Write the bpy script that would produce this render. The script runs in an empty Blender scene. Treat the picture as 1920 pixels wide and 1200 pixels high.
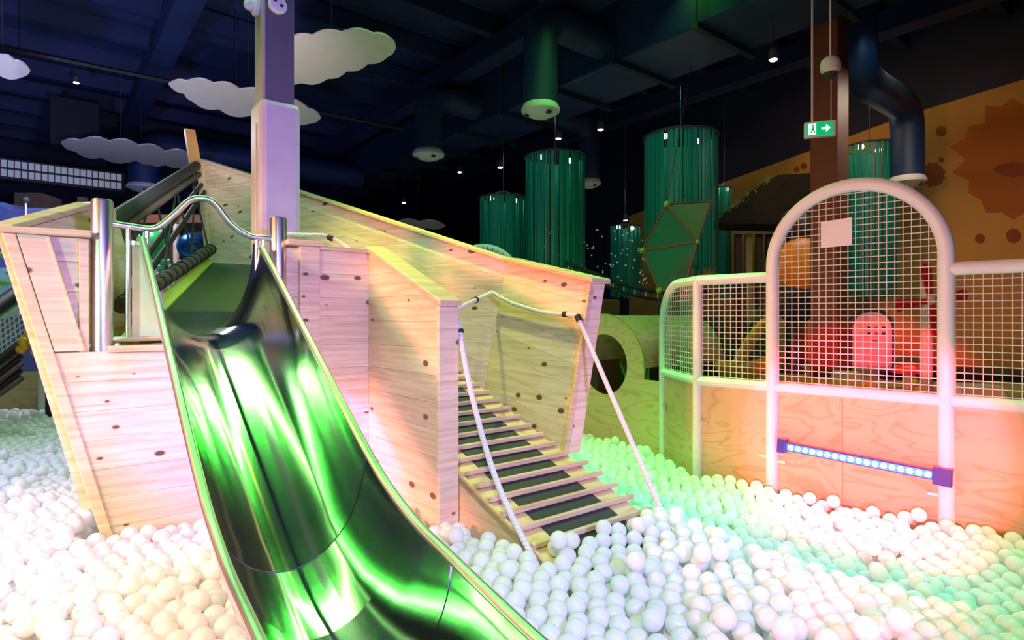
import bpy, bmesh, math, random
import numpy as np
from mathutils import Vector, Matrix
random.seed(7)
scene = bpy.context.scene
COL = scene.collection
PI = math.pi

# ---------------------------------------------------------------- camera, world, exposure
EYE = 1.45                      # eye height above the pit floor
FPX = 1100.0                    # focal length in pixels of the 1920 wide frame
ANG = math.atan2(0.6226, 0.7825)     # heading of the hall's own axes
CU, SU = math.cos(ANG), math.sin(ANG)
cam_d = bpy.data.cameras.new('camera')
cam_d.sensor_width = 36.0
cam_d.lens = FPX / 1920.0 * 36.0
cam_d.clip_start = 0.05
cam = bpy.data.objects.new('camera', cam_d)
cam.location = (0, 0, EYE)
cam.rotation_euler = (PI / 2, 0, 0)
cam_d.shift_y = -5.0 / 1920.0
COL.objects.link(cam)
scene.camera = cam
world = bpy.data.worlds.new('hall_ambient')
world.use_nodes = True
world.node_tree.nodes['Background'].inputs[0].default_value = (0.10, 0.13, 0.22, 1)
world.node_tree.nodes['Background'].inputs[1].default_value = 0.12
scene.world = world
scene.view_settings.view_transform = 'Standard'
scene.view_settings.look = 'None'
scene.view_settings.gamma = 1.0
scene.view_settings.use_curve_mapping = False
scene.view_settings.exposure = -0.18

# ---------------------------------------------------------------- frames
def hall(a, b, dz):
    """hall axes (a across, b along, dz relative to the eye) to world"""
    return Vector((a * CU - b * SU, a * SU + b * CU, EYE + dz))
def ray(px, py, depth):
    return Vector(((px - 960) / FPX * depth, depth, EYE + (595 - py) / FPX * depth))
def at_height(px, py, dz):
    return ray(px, py, dz * FPX / (595 - py))
WALL_A = 10.2
def on_wall(px, py, a=WALL_A):
    k = (px - 960) / FPX
    return ray(px, py, a / (k * CU + SU))
P0 = Vector((-1.92, 2.75, 0))
def S(s, t, dz):               # ship frame: s across the stern, t towards the visitor, dz about the eye
    return Vector((s, -t, EYE + dz))
SHIP_M = Matrix.Translation(P0) @ Matrix.Rotation(ANG, 4, 'Z')
def SW(s, t, dz):
    return SHIP_M @ S(s, t, dz)

# ---------------------------------------------------------------- lights from unseen lamps
LIGHTS = []
def area(name, loc, target, sx, sy, color, power, spread=None):
    d = bpy.data.lights.new(name, 'AREA'); d.shape = 'RECTANGLE'
    d.size = sx; d.size_y = sy; d.color = color; d.energy = power
    if spread: d.spread = math.radians(spread)
    o = bpy.data.objects.new(name, d); COL.objects.link(o)
    o.location = loc
    o.rotation_euler = (Vector(target) - Vector(loc)).to_track_quat('-Z', 'Y').to_euler()
    LIGHTS.append((o, sx, sy))
    return o
def spot(name, loc, target, color, power, angle, blend=0.5, r=0.05):
    d = bpy.data.lights.new(name, 'SPOT'); d.color = color; d.energy = power
    d.spot_size = math.radians(angle); d.spot_blend = blend; d.shadow_soft_size = r
    o = bpy.data.objects.new(name, d); COL.objects.link(o)
    o.location = loc
    o.rotation_euler = (Vector(target) - Vector(loc)).to_track_quat('-Z', 'Y').to_euler()
    return o
# unseen overhead lamps, drawn out into long bars to streak the slide's reflection
GREEN = (0.004, 1.0, 0.012)
def bar(name, sx, t0, t1, width, color, power):
    t = (t0 + t1) / 2
    return area(name, SW(sx, t, 3.95), SW(sx * .85, t, -1), width, t1 - t0, color, power, 125)
bar('wash_green', -2.9, -4.6, 2.6, 0.22, GREEN, 70)
bar('wash_green_b', 1.55, -4.1, 2.6, 0.16, GREEN, 46)
bar('wash_green_c', 2.75, -3.5, 2.6, 0.14, GREEN, 40)
bar('wash_white', 1.95, -3.9, 2.6, 0.06, (1.0, 0.90, 0.88), 16)
bar('wash_lilac', -0.75, -4.6, 2.6, 0.06, (0.92, 0.85, 1.0), 14)
bar('wash_warm', -1.75, -4.6, 2.6, 0.07, (1.0, 0.80, 0.30), 14)
spot('wash_lime', SW(2.0, -0.6, 3.3), SW(2.05, -0.5, -0.5), (0.82, 1.0, 0.12), 520, 64, 0.7, 0.06)  # unseen spot added to turn the hull's inside yellow-green
# unseen lamps without fixtures, placed to tint the ship, balls and fence
spot('wash_violet', (2.2, -1.0, 2.4), (-1.4, 3.0, 1.0), (0.36, 0.26, 1.0), 1000, 66, 0.6, 0.25)
area('wash_rose', (-4.6, -0.5, 2.6), (-0.2, 3.2, 0.9), 1.2, 0.5, (1.0, 0.28, 0.22), 78, 60)
spot('spot_purple', (-2.2, 0.2, 1.5), (-1.32, 3.1, 0.86), (0.24, 0.12, 1.0), 1300, 26, 0.9, 0.1)
spot('fill_mint', (-3.0, -1.4, 2.0), (-1.75, 2.9, 1.0), (0.60, 1.0, 0.62), 650, 36, 0.9, 0.25)  # added to give the left stern its pale green tint
area('fill_lavender', (0.9, -0.9, 1.2), (2.1, 3.5, 1.4), 0.9, 0.2, (0.70, 0.62, 1.0), 5, 60)  # added to turn the fence tubes lavender
spot('fill_front', (-0.3, -1.2, 3.9), (-0.7, 1.4, 0.4), (0.94, 1.0, 0.80), 720, 66, 1.0, 0.08)  # added fill from high behind the camera for balls and wood
spot('spot_red', (-0.6, -0.9, 1.25), (2.05, 3.42, 0.70), (1.0, 0.05, 0.12), 6500, 16.5, 0.35)
spot('spot_green', (1.15, 4.1, 4.4), (0.95, 4.15, 0.35), (0.02, 1.0, 0.12), 1300, 32, 0.8)
spot('spot_lilac', (-4.6, 1.2, 3.6), (-3.0, 3.4, 0.4), (0.60, 0.36, 1.0), 950, 58, 0.9)
spot('spot_cyan', (2.1, 3.0, 3.9), (1.35, 2.9, 0.3), (0.04, 0.50, 1.0), 400, 36, 0.9)  # added overhead to spread the LED bar's cyan over the balls
spot('spot_mint', (3.1, 1.9, 3.6), (2.2, 2.15, 0.3), (0.10, 1.0, 0.25), 480, 50, 0.9)
spot('ceiling_fill', hall(-1.5, 6.0, 0.6), hall(-1.0, 10.5, 4.2), (0.35, 0.42, 1.0), 500, 110, 1.0, 0.2)  # unseen blue uplight added to brighten the navy ceiling
# dim unseen lamps over the far zones
area('mural_light', hall(8.0, 3.5, 3.2), hall(10.2, 3.5, 0.4), 2.5, 0.4, (1.0, 0.62, 0.25), 22)
area('toddler_light', hall(7.6, 2.0, 2.6), hall(7.6, 2.6, -0.7), 1.0, 1.0, (1.0, 0.85, 0.65), 28)
area('left_zone_light', hall(0.5, 9.0, 2.6), hall(-0.5, 9.0, -1.0), 1.2, 1.2, (0.85, 0.88, 1.0), 110)
spot('cloud_fill', hall(0.6, 4.4, 0.9), hall(0.6, 7.4, 3.4), (1.0, 0.80, 0.85), 330, 95, 0.9, 0.2)  # unseen rose fill from below, added to brighten the cloud undersides

# ---------------------------------------------------------------- materials
MATS = {}
def new_mat(name):
    m = bpy.data.materials.new(name); m.use_nodes = True
    nt = m.node_tree
    MATS[name] = m
    return m, nt, nt.nodes['Principled BSDF']
def N(nt, typ, **kw):
    n = nt.nodes.new(typ)
    for k, v in kw.items():
        if k.startswith('i_'):
            n.inputs[k[2:].replace('_', ' ')].default_value = v
        else: setattr(n, k, v)
    return n
def plain(name, color, rough=0.5, metal=0.0, var=0.12, scale=6.0, bump=0.0, coat=0.0):
    m, nt, b = new_mat(name)
    b.inputs['Roughness'].default_value = rough
    b.inputs['Metallic'].default_value = metal
    b.inputs['Coat Weight'].default_value = coat
    tc = N(nt, 'ShaderNodeTexCoord')
    no = N(nt, 'ShaderNodeTexNoise'); no.inputs['Scale'].default_value = scale; no.inputs['Detail'].default_value = 4
    nt.links.new(tc.outputs['Object'], no.inputs['Vector'])
    cr = N(nt, 'ShaderNodeValToRGB')
    cr.color_ramp.elements[0].position = 0.3; cr.color_ramp.elements[1].position = 0.7
    c = color
    cr.color_ramp.elements[0].color = (c[0] * (1 - var), c[1] * (1 - var), c[2] * (1 - var), 1)
    cr.color_ramp.elements[1].color = (min(1, c[0] * (1 + var)), min(1, c[1] * (1 + var)), min(1, c[2] * (1 + var)), 1)
    nt.links.new(no.outputs['Fac'], cr.inputs['Fac'])
    nt.links.new(cr.outputs['Color'], b.inputs['Base Color'])
    if bump:
        bp = N(nt, 'ShaderNodeBump'); bp.inputs['Strength'].default_value = bump; bp.inputs['Distance'].default_value = 0.01
        nt.links.new(no.outputs['Fac'], bp.inputs['Height']); nt.links.new(bp.outputs['Normal'], b.inputs['Normal'])
    return m
def emit(name, color, strength):
    m, nt, b = new_mat(name)
    b.inputs['Base Color'].default_value = (*color, 1)
    b.inputs['Emission Color'].default_value = (*color, 1)
    b.inputs['Emission Strength'].default_value = strength
    return m
def pine(name, axis, tone=(0.82, 0.65, 0.46), knots=True):
    """pale knotty pine, grain along the ship's x or y axis"""
    m, nt, b = new_mat(name)
    L = nt.links.new
    tc = N(nt, 'ShaderNodeTexCoord'); oi = N(nt, 'ShaderNodeObjectInfo')
    sep = N(nt, 'ShaderNodeSeparateXYZ'); L(tc.outputs['Object'], sep.inputs[0])
    al = sep.outputs['X' if axis == 'X' else 'Y']
    off = N(nt, 'ShaderNodeMath', operation='MULTIPLY'); off.inputs[1].default_value = 37.0
    L(oi.outputs['Random'], off.inputs[0])
    alo = N(nt, 'ShaderNodeMath', operation='ADD'); L(al, alo.inputs[0]); L(off.outputs[0], alo.inputs[1])
    cv = N(nt, 'ShaderNodeCombineXYZ'); L(alo.outputs[0], cv.inputs[0]); L(sep.outputs['Z'], cv.inputs[1])
    # grain
    mp = N(nt, 'ShaderNodeMapping'); mp.inputs['Scale'].default_value = (1.3, 26, 1); L(cv.outputs[0], mp.inputs['Vector'])
    no = N(nt, 'ShaderNodeTexNoise'); no.inputs['Scale'].default_value = 1.6; no.inputs['Detail'].default_value = 6; no.inputs['Distortion'].default_value = 0.6
    L(mp.outputs[0], no.inputs['Vector'])
    cr = N(nt, 'ShaderNodeValToRGB')
    e = cr.color_ramp.elements
    e[0].position = 0.30; e[0].color = (tone[0] * 0.78, tone[1] * 0.70, tone[2] * 0.58, 1)
    e[1].position = 0.62; e[1].color = (*tone, 1)
    L(no.outputs['Fac'], cr.inputs['Fac'])
    # board to board tone
    hv = N(nt, 'ShaderNodeHueSaturation')
    mr = N(nt, 'ShaderNodeMapRange'); mr.inputs['To Min'].default_value = 0.92; mr.inputs['To Max'].default_value = 1.07
    L(oi.outputs['Random'], mr.inputs['Value']); L(mr.outputs[0], hv.inputs['Value']); L(cr.outputs[0], hv.inputs['Color'])
    last = hv.outputs[0]
    if knots:
        mk = N(nt, 'ShaderNodeMapping'); mk.inputs['Scale'].default_value = (4.6, 8.2, 1); L(cv.outputs[0], mk.inputs['Vector'])
        vo = N(nt, 'ShaderNodeTexVoronoi'); vo.voronoi_dimensions = '2D'; vo.inputs['Scale'].default_value = 1.0
        L(mk.outputs[0], vo.inputs['Vector'])
        sc = N(nt, 'ShaderNodeSeparateColor'); L(vo.outputs['Color'], sc.inputs[0])
        rad = N(nt, 'ShaderNodeMapRange'); rad.inputs['From Min'].default_value = 0.62; rad.inputs['From Max'].default_value = 1.0
        rad.inputs['To Min'].default_value = 0.0; rad.inputs['To Max'].default_value = 0.16
        L(sc.outputs['Red'], rad.inputs['Value'])
        df = N(nt, 'ShaderNodeMath', operation='SUBTRACT'); L(rad.outputs[0], df.inputs[0]); L(vo.outputs['Distance'], df.inputs[1])
        kn = N(nt, 'ShaderNodeMapRange'); kn.inputs['From Min'].default_value = -0.015; kn.inputs['From Max'].default_value = 0.035
        L(df.outputs[0], kn.inputs['Value'])
        mx = N(nt, 'ShaderNodeMix', data_type='RGBA'); L(kn.outputs[0], mx.inputs['Factor'])
        L(last, mx.inputs['A']); mx.inputs['B'].default_value = (0.16, 0.065, 0.025, 1)
        last = mx.outputs['Result']
    L(last, b.inputs['Base Color'])
    b.inputs['Roughness'].default_value = 0.42
    bp = N(nt, 'ShaderNodeBump'); bp.inputs['Strength'].default_value = 0.08; bp.inputs['Distance'].default_value = 0.004
    L(no.outputs['Fac'], bp.inputs['Height']); L(bp.outputs[0], b.inputs['Normal'])
    return m
def plywood(name, tone=(0.66, 0.47, 0.26)):
    m, nt, b = new_mat(name); L = nt.links.new
    tc = N(nt, 'ShaderNodeTexCoord'); oi = N(nt, 'ShaderNodeObjectInfo')
    ad = N(nt, 'ShaderNodeVectorMath', operation='ADD'); L(tc.outputs['Object'], ad.inputs[0])
    cb = N(nt, 'ShaderNodeVectorMath', operation='SCALE'); cb.inputs[0].default_value = (7, 5, 3); L(oi.outputs['Random'], cb.inputs['Scale'])
    L(cb.outputs[0], ad.inputs[1])
    mp = N(nt, 'ShaderNodeMapping'); mp.inputs['Scale'].default_value = (1.0, 1.0, 3.2); L(ad.outputs[0], mp.inputs['Vector'])
    no = N(nt, 'ShaderNodeTexNoise'); no.inputs['Scale'].default_value = 1.7; no.inputs['Detail'].default_value = 1.5; no.inputs['Distortion'].default_value = 0.8
    L(mp.outputs[0], no.inputs['Vector'])
    ml = N(nt, 'ShaderNodeMath', operation='MULTIPLY'); ml.inputs[1].default_value = 42; L(no.outputs['Fac'], ml.inputs[0])
    sn = N(nt, 'ShaderNodeMath', operation='SINE'); L(ml.outputs[0], sn.inputs[0])
    cr = N(nt, 'ShaderNodeValToRGB'); e = cr.color_ramp.elements
    e[0].position = 0.0; e[0].color = (*tone, 1); e[1].position = 1.0; e[1].color = (tone[0] * 0.84, tone[1] * 0.77, tone[2] * 0.68, 1)
    mid = cr.color_ramp.elements.new(0.75); mid.color = (tone[0] * 0.98, tone[1] * 0.96, tone[2] * 0.92, 1)
    L(sn.outputs[0], cr.inputs['Fac']); L(cr.outputs[0], b.inputs['Base Color'])
    b.inputs['Roughness'].default_value = 0.45
    return m
def ball_mat(name):
    m, nt, b = new_mat(name); L = nt.links.new
    b.inputs['Base Color'].default_value = (0.95, 0.96, 0.95, 1)
    b.inputs['Roughness'].default_value = 0.22
    b.inputs['IOR'].default_value = 1.45
    tr = N(nt, 'ShaderNodeBsdfTranslucent'); tr.inputs['Color'].default_value = (0.97, 0.98, 0.97, 1)
    mx = N(nt, 'ShaderNodeMixShader'); mx.inputs['Fac'].default_value = 0.5
    L(b.outputs[0], mx.inputs[1]); L(tr.outputs[0], mx.inputs[2])
    L(mx.outputs[0], nt.nodes['Material Output'].inputs['Surface'])
    return m
def rope_mat(name, color):
    m = plain(name, color, 0.8, var=0.05)
    nt = m.node_tree; b = nt.nodes['Principled BSDF']
    tc = N(nt, 'ShaderNodeTexCoord')
    wv = N(nt, 'ShaderNodeTexWave'); wv.bands_direction = 'DIAGONAL'; wv.inputs['Scale'].default_value = 22
    nt.links.new(tc.outputs['Object'], wv.inputs['Vector'])
    bp = N(nt, 'ShaderNodeBump'); bp.inputs['Strength'].default_value = 0.8; bp.inputs['Distance'].default_value = 0.006
    nt.links.new(wv.outputs['Fac'], bp.inputs['Height']); nt.links.new(bp.outputs['Normal'], b.inputs['Normal'])
    return m
def translucent(name, color, fac=0.5):
    m = plain(name, color, 0.4, var=0.08, scale=12)
    nt = m.node_tree; b = nt.nodes['Principled BSDF']
    tr = N(nt, 'ShaderNodeBsdfTranslucent'); tr.inputs['Color'].default_value = (*color, 1)
    mx = N(nt, 'ShaderNodeMixShader'); mx.inputs['Fac'].default_value = fac
    nt.links.new(b.outputs[0], mx.inputs[1]); nt.links.new(tr.outputs[0], mx.inputs[2])
    nt.links.new(mx.outputs[0], nt.nodes['Material Output'].inputs['Surface'])
    return m

M_PX = pine('pine_grain_across', 'X')
M_PY = pine('pine_grain_along', 'Y')
M_PZ = pine('pine_trim', 'X', (0.76, 0.58, 0.38), False)
M_PLY = plywood('birch_plywood')
M_PLY2 = plywood('ochre_plywood', (0.72, 0.53, 0.27))
M_BALL = ball_mat('milky_plastic')
M_STEEL = plain('mirror_steel', (0.64, 0.64, 0.62), 0.12, 1.0, 0.03, 3)
M_STEEL.node_tree.nodes['Principled BSDF'].inputs['Roughness'].default_value = 0.11
M_STEEL.node_tree.nodes['Principled BSDF'].inputs['Anisotropic'].default_value = 0.92
_tv = N(M_STEEL.node_tree, 'ShaderNodeVectorTransform', vector_type='VECTOR', convert_from='OBJECT', convert_to='WORLD')
_tv.inputs[0].default_value = (0, -0.837, -0.548)          # brushed along the run of the slide
M_STEEL.node_tree.links.new(_tv.outputs[0], M_STEEL.node_tree.nodes['Principled BSDF'].inputs['Tangent'])
M_BRUSH = plain('brushed_steel', (0.74, 0.74, 0.74), 0.34, 1.0, 0.04, 20)
M_WHITE = plain('white_padding', (0.80, 0.80, 0.82), 0.45, 0, 0.03, 4)
M_VINYL = plain('white_vinyl_pad', (0.58, 0.59, 0.62), 0.4, 0, 0.05, 7, 0.25)
M_GREYC = plain('grey_column_paint', (0.12, 0.125, 0.15), 0.5, 0, 0.05)
M_NAVY = plain('navy_paint', (0.012, 0.024, 0.10), 0.6, 0, 0.2, 2)
M_NAVYD = plain('dark_navy_paint', (0.007, 0.013, 0.05), 0.7, 0, 0.25, 2)
M_DUCT = plain('blue_duct_wrap', (0.012, 0.038, 0.13), 0.5, 0, 0.2, 3, 0.3)
M_DUCTD = plain('dark_duct_strap', (0.008, 0.018, 0.04), 0.6)
M_CLOUD = plain('cloud_white', (0.80, 0.70, 0.72), 0.7, 0, 0.03)
M_BLACK = plain('black_plastic', (0.012, 0.012, 0.015), 0.5)
M_RUBBER = plain('dark_mat', (0.030, 0.038, 0.034), 0.7, 0, 0.2, 40)
M_ROPE = rope_mat('white_rope', (0.80, 0.76, 0.76))
M_BROPE = rope_mat('brown_wrapped_rope', (0.10, 0.065, 0.05))
M_TEAL = translucent('teal_strings', (0.02, 0.42, 0.34), 0.4)
M_KITE = translucent('green_mesh_cloth', (0.02, 0.26, 0.15), 0.4)
M_KITE2 = translucent('pale_green_cloth', (0.16, 0.36, 0.22), 0.4)
M_GREEN = plain('leaf_green', (0.06, 0.16, 0.03), 0.5, 0, 0.3)
M_LIME = plain('lime_plastic', (0.20, 0.50, 0.06), 0.4)
M_YGREEN = plain('yellow_green_edge', (0.55, 0.62, 0.08), 0.5)
M_ORANGE = plain('orange_plastic', (0.85, 0.35, 0.02), 0.35)
M_RED = plain('red_plastic', (0.65, 0.03, 0.03), 0.35)
M_YELLOW = plain('yellow_plastic', (0.80, 0.55, 0.03), 0.35)
M_PINKW = plain('pale_pink_pole', (0.75, 0.52, 0.47), 0.5)
M_CREAM = plain('cream_board', (0.72, 0.62, 0.55), 0.6)
M_BROWN = plain('brown_column_paint', (0.16, 0.055, 0.025), 0.5, 0, 0.1)
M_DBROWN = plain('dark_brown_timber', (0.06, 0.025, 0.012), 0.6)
M_MURAL = plain('mural_ochre', (0.46, 0.28, 0.06), 0.8, 0, 0.18, 0.7)
M_SUN = plain('mural_sun_orange', (0.36, 0.12, 0.012), 0.8, 0, 0.08, 1.5)
M_SUN2 = plain('mural_dark_orange', (0.24, 0.065, 0.012), 0.8, 0, 0.08)
M_NET = plain('net_cord', (0.72, 0.72, 0.66), 0.7)
M_BNET = plain('black_net_cord', (0.015, 0.015, 0.018), 0.6)
M_FLOORT = plain('ochre_floor', (0.42, 0.32, 0.12), 0.6)
M_FLOOR = plain('pit_floor', (0.75, 0.77, 0.74), 0.7)
M_PAPER = plain('paper', (0.82, 0.78, 0.77), 0.7, 0, 0.02)
M_INK = plain('print_ink', (0.25, 0.22, 0.25), 0.7)
M_BLUEP = plain('blue_vinyl', (0.10, 0.13, 0.36), 0.45)
M_BLUES = plain('blue_sequin', (0.01, 0.12, 0.45), 0.25, 0.6, 0.6, 40)
M_MINT = plain('mint_board', (0.45, 0.75, 0.66), 0.5)
M_BLUEH = plain('blue_housing', (0.02, 0.05, 0.30), 0.3)
M_SIGN = emit('exit_green', (0.0, 0.42, 0.16), 1.0)
M_SIGNW = emit('exit_white', (0.9, 0.95, 0.9), 1.0)
M_DOT = emit('lamp_glow', (1.0, 0.90, 0.75), 14.0)
M_LED = emit('led_blue_white', (0.62, 0.82, 1.0), 9.0)
M_LEDS = emit('led_strip_blue', (0.0, 0.22, 1.0), 1.0)
M_PANEL = emit('rooflight_panel', (0.75, 0.85, 1.0), 0.2)
M_TRACK = plain('track_black', (0.006, 0.006, 0.007), 0.5)
M_DARKG = plain('dark_grey', (0.05, 0.05, 0.055), 0.5)
M_POLE = plain('red_brown_pole', (0.20, 0.07, 0.05), 0.5)

# ---------------------------------------------------------------- mesh builder
class MB:
    def __init__(self): self.v = []; self.f = []
    def add(self, vs, fs):
        n = len(self.v); self.v += [tuple(p) for p in vs]; self.f += [tuple(i + n for i in f) for f in fs]; return self
    def box(self, c, size, rot=0.0, tilt=None):
        c = Vector(c); hx, hy, hz = (k / 2 for k in size)
        R = tilt if tilt is not None else Matrix.Rotation(rot, 3, 'Z')
        vs = [c + R @ Vector((x * hx, y * hy, z * hz)) for x, y, z in
              ((-1,-1,-1),(1,-1,-1),(1,1,-1),(-1,1,-1),(-1,-1,1),(1,-1,1),(1,1,1),(-1,1,1))]
        return self.add(vs, [(0,3,2,1),(4,5,6,7),(0,1,5,4),(1,2,6,5),(2,3,7,6),(3,0,4,7)])
    def slab(self, poly, off):
        """closed prism: polygon (3D points) pushed by the vector off"""
        off = Vector(off); n = len(poly); a = [Vector(p) for p in poly]; b = [p + off for p in a]
        fs = [tuple(range(n)), tuple(range(2 * n - 1, n - 1, -1))]
        fs += [(i, i + n, (i + 1) % n + n, (i + 1) % n) for i in range(n)]
        return self.add(a + b, fs)
    def tube(self, pts, r, n=10, closed=False, caps=True):
        pts = [Vector(p) for p in pts]; m = len(pts); rings = []
        up = None
        for i, p in enumerate(pts):
            if closed: d = pts[(i + 1) % m] - pts[i - 1]
            else: d = pts[min(i + 1, m - 1)] - pts[max(i - 1, 0)]
            d.normalize()
            if up is None:
                up = Vector((0, 0, 1)) if abs(d.z) < 0.9 else Vector((1, 0, 0))
            x = d.cross(up)
            if x.length < 1e-6: x = d.cross(Vector((0, 1, 0.3)))
            x.normalize(); y = x.cross(d).normalized(); up = y
            rr = r[i] if isinstance(r, (list, tuple)) else r
            rings.append([p + (x * math.cos(2 * PI * k / n) + y * math.sin(2 * PI * k / n)) * rr for k in range(n)])
        vs = [q for rg in rings for q in rg]; fs = []
        for i in range(m if closed else m - 1):
            j = (i + 1) % m
            for k in range(n):
                k2 = (k + 1) % n
                fs.append((i * n + k, i * n + k2, j * n + k2, j * n + k))
        if caps and not closed:
            fs.append(tuple(range(n - 1, -1, -1))); fs.append(tuple((m - 1) * n + k for k in range(n)))
        return self.add(vs, fs)
    def lathe(self, c, prof, n=24):
        """prof: (radius, z) from bottom to top about the vertical through c"""
        c = Vector(c); vs = []; fs = []; m = len(prof)
        for r, z in prof:
            vs += [c + Vector((r * math.cos(2 * PI * k / n), r * math.sin(2 * PI * k / n), z)) for k in range(n)]
        for i in range(m - 1):
            for k in range(n):
                k2 = (k + 1) % n
                fs.append((i * n + k, i * n + k2, (i + 1) * n + k2, (i + 1) * n + k))
        if prof[0][0] > 1e-4: fs.append(tuple(range(n - 1, -1, -1)))
        if prof[-1][0] > 1e-4: fs.append(tuple((m - 1) * n + k for k in range(n)))
        return self.add(vs, fs)
    def ball(self, c, r, nu=16, nv=10, sc=(1, 1, 1)):
        prof = [(max(1e-5, r * math.sin(PI * i / nv)) * 1.0, -r * math.cos(PI * i / nv) * sc[2]) for i in range(nv + 1)]
        c = Vector(c); n0 = len(self.v)
        self.lathe((0, 0, 0), prof, nu)
        for i in range(n0, len(self.v)):
            x, y, z = self.v[i]; self.v[i] = (x * sc[0] + c.x, y * sc[1] + c.y, z + c.z)
        return self
    def mesh(self, name):
        me = bpy.data.meshes.new(name); me.from_pydata(self.v, [], self.f); me.update(); return me
    def build(self, name, mat, parent=None, smooth=False, bevel=0.0, fix=True):
        me = self.mesh(name)
        if fix:
            bm = bmesh.new(); bm.from_mesh(me); bmesh.ops.recalc_face_normals(bm, faces=bm.faces); bm.to_mesh(me); bm.free()
        return link(name, me, mat, parent, smooth, bevel)
def link(name, me, mat, parent=None, smooth=False, bevel=0.0):
    o = bpy.data.objects.new(name, me); COL.objects.link(o)
    me.materials.append(mat)
    if smooth:
        me.polygons.foreach_set('use_smooth', [True] * len(me.polygons))
        try: me.set_sharp_from_angle(angle=math.radians(40))
        except Exception: pass
    if bevel:
        md = o.modifiers.new('edge', 'BEVEL'); md.width = bevel; md.segments = 2; md.limit_method = 'ANGLE'
    if parent: o.parent = parent
    return o
def tag(o, label, cat, group=None):
    o['label'] = label; o['category'] = cat
    if group: o['group'] = group
    return o
def struct(o): o['kind'] = 'structure'; return o
def empty(name, loc=(0, 0, 0), rz=0.0):
    o = bpy.data.objects.new(name, None); COL.objects.link(o)
    o.location = loc; o.rotation_euler = (0, 0, rz); o.empty_display_size = 0.1
    return o
def catmull(pts, k=8):
    pts = [Vector(p) for p in pts]; out = []
    for i in range(len(pts) - 1):
        p0, p1, p2, p3 = pts[max(i - 1, 0)], pts[i], pts[i + 1], pts[min(i + 2, len(pts) - 1)]
        for j in range(k):
            t = j / k
            out.append(0.5 * ((2 * p1) + (p2 - p0) * t + (2 * p0 - 5 * p1 + 4 * p2 - p3) * t * t + (3 * p1 - p0 - 3 * p2 + p3) * t ** 3))
    out.append(pts[-1]); return out
def lerp(a, b, t): return a + (b - a) * t
def interp(tab, x):
    if x <= tab[0][0]: return tab[0][1]
    for (x0, y0), (x1, y1) in zip(tab, tab[1:]):
        if x <= x1: return lerp(y0, y1, (x - x0) / (x1 - x0))
    return tab[-1][1]

# ================================================================ THE SETTING
CEIL = 4.3
def hall_box(mb, a0, a1, b0, b1, z0, z1):
    vs = [hall(a, b, z) for z in (z0, z1) for a, b in ((a0, b0), (a1, b0), (a1, b1), (a0, b1))]
    mb.add(vs, [(3,2,1,0),(4,5,6,7),(0,1,5,4),(1,2,6,5),(2,3,7,6),(3,0,4,7)]); return mb
A0, A1, B0, B1 = -7.0, WALL_A, -5.0, 18.0
FL = -EYE
struct(hall_box(MB(), A0 - .2, A1 + .2, B0 - .2, B1 + .2, FL - 0.1, FL).build('floor', M_FLOOR))
struct(hall_box(MB(), A0 - .2, A0, B0, B1, FL, CEIL + .2).build('wall_left', M_NAVYD))
struct(hall_box(MB(), A0 - .2, A1 + .2, B1, B1 + .2, FL, CEIL + .2).build('wall_back', M_NAVYD))
struct(hall_box(MB(), A0 - .2, A1 + .2, B0 - .2, B0, FL, CEIL + .2).build('wall_front', M_NAVYD))
wall_r = struct(hall_box(MB(), A1, A1 + .2, B0, B1, FL, CEIL + .2).build('wall_right', M_NAVYD))
# ceiling: ribbed roof sheet with purlins and a rafter
mb = MB(); n = 140; vs = []
for i in range(n + 1):
    b = lerp(B0, B1, i / n); dz = CEIL + (0.035 if (i // 2) % 2 else 0.0)
    vs += [hall(A0, b, dz), hall(A1, b, dz)]
mb.add(vs, [(2 * i, 2 * i + 1, 2 * i + 3, 2 * i + 2) for i in range(n)])
hall_box(mb, A0 - .2, A1 + .2, B0 - .2, B1 + .2, CEIL + .06, CEIL + .2)
ceiling = struct(mb.build('ceiling', M_NAVY))
for k in range(14):
    b = 2.0 + k * 1.18
    hall_box(MB(), A0, A1, b, b + 0.13, CEIL - 0.26, CEIL).build('purlin', M_NAVY, ceiling)
for a in (1.20, 5.0, 8.6):
    hall_box(MB(), a, a + 0.30, B0, B1, CEIL - 0.55, CEIL - 0.26).build('rafter', M_NAVY, ceiling)
# painted mural on the right wall
def wall_poly(pts, lift, mat, name):
    inn = Vector((-CU, -SU, 0)) * lift
    return MB().slab([on_wall(*p) + inn for p in pts], Vector((CU, SU, 0)) * (lift * 0.9)).build(name, mat, wall_r)
wall_poly([(1180, 405), (1350, 345), (1705, 215), (1885, 160), (2200, 62), (2200, 900), (1180, 760)], 0.012, M_MURAL, 'mural_ground')
def star(cx, cy, rx, ry, n, depth, seed, lo=0, hi=1):
    rnd = random.Random(seed); out = []
    for i in range(n * 2):
        a = 2 * PI * i / (2 * n); k = (1.0 if i % 2 else 1 - depth) * (1 + rnd.uniform(-.06, .06))
        out.append((cx + rx * k * math.cos(a), cy + ry * k * math.sin(a)))
    return out
wall_poly(star(1925, 300, 138, 120, 16, 0.15, 1), 0.02, M_SUN, 'painted_sun')
wall_poly(star(1905, 318, 42, 14, 9, 0.1, 2), 0.026, M_SUN2, 'painted_spot')
wall_poly(star(1750, 328, 24, 24, 12, 0.15, 3), 0.026, M_SUN2, 'painted_flower')
for i, (x, y, r) in enumerate(((1765, 247, 10), (1838, 447, 9), (1901, 442, 14), (1508, 312, 6), (1495, 318, 5), (1765, 300, 5))):
    wall_poly(star(x, y, r, r, 10, 0.08, 4 + i), 0.026, M_SUN2, 'painted_spot')

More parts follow.
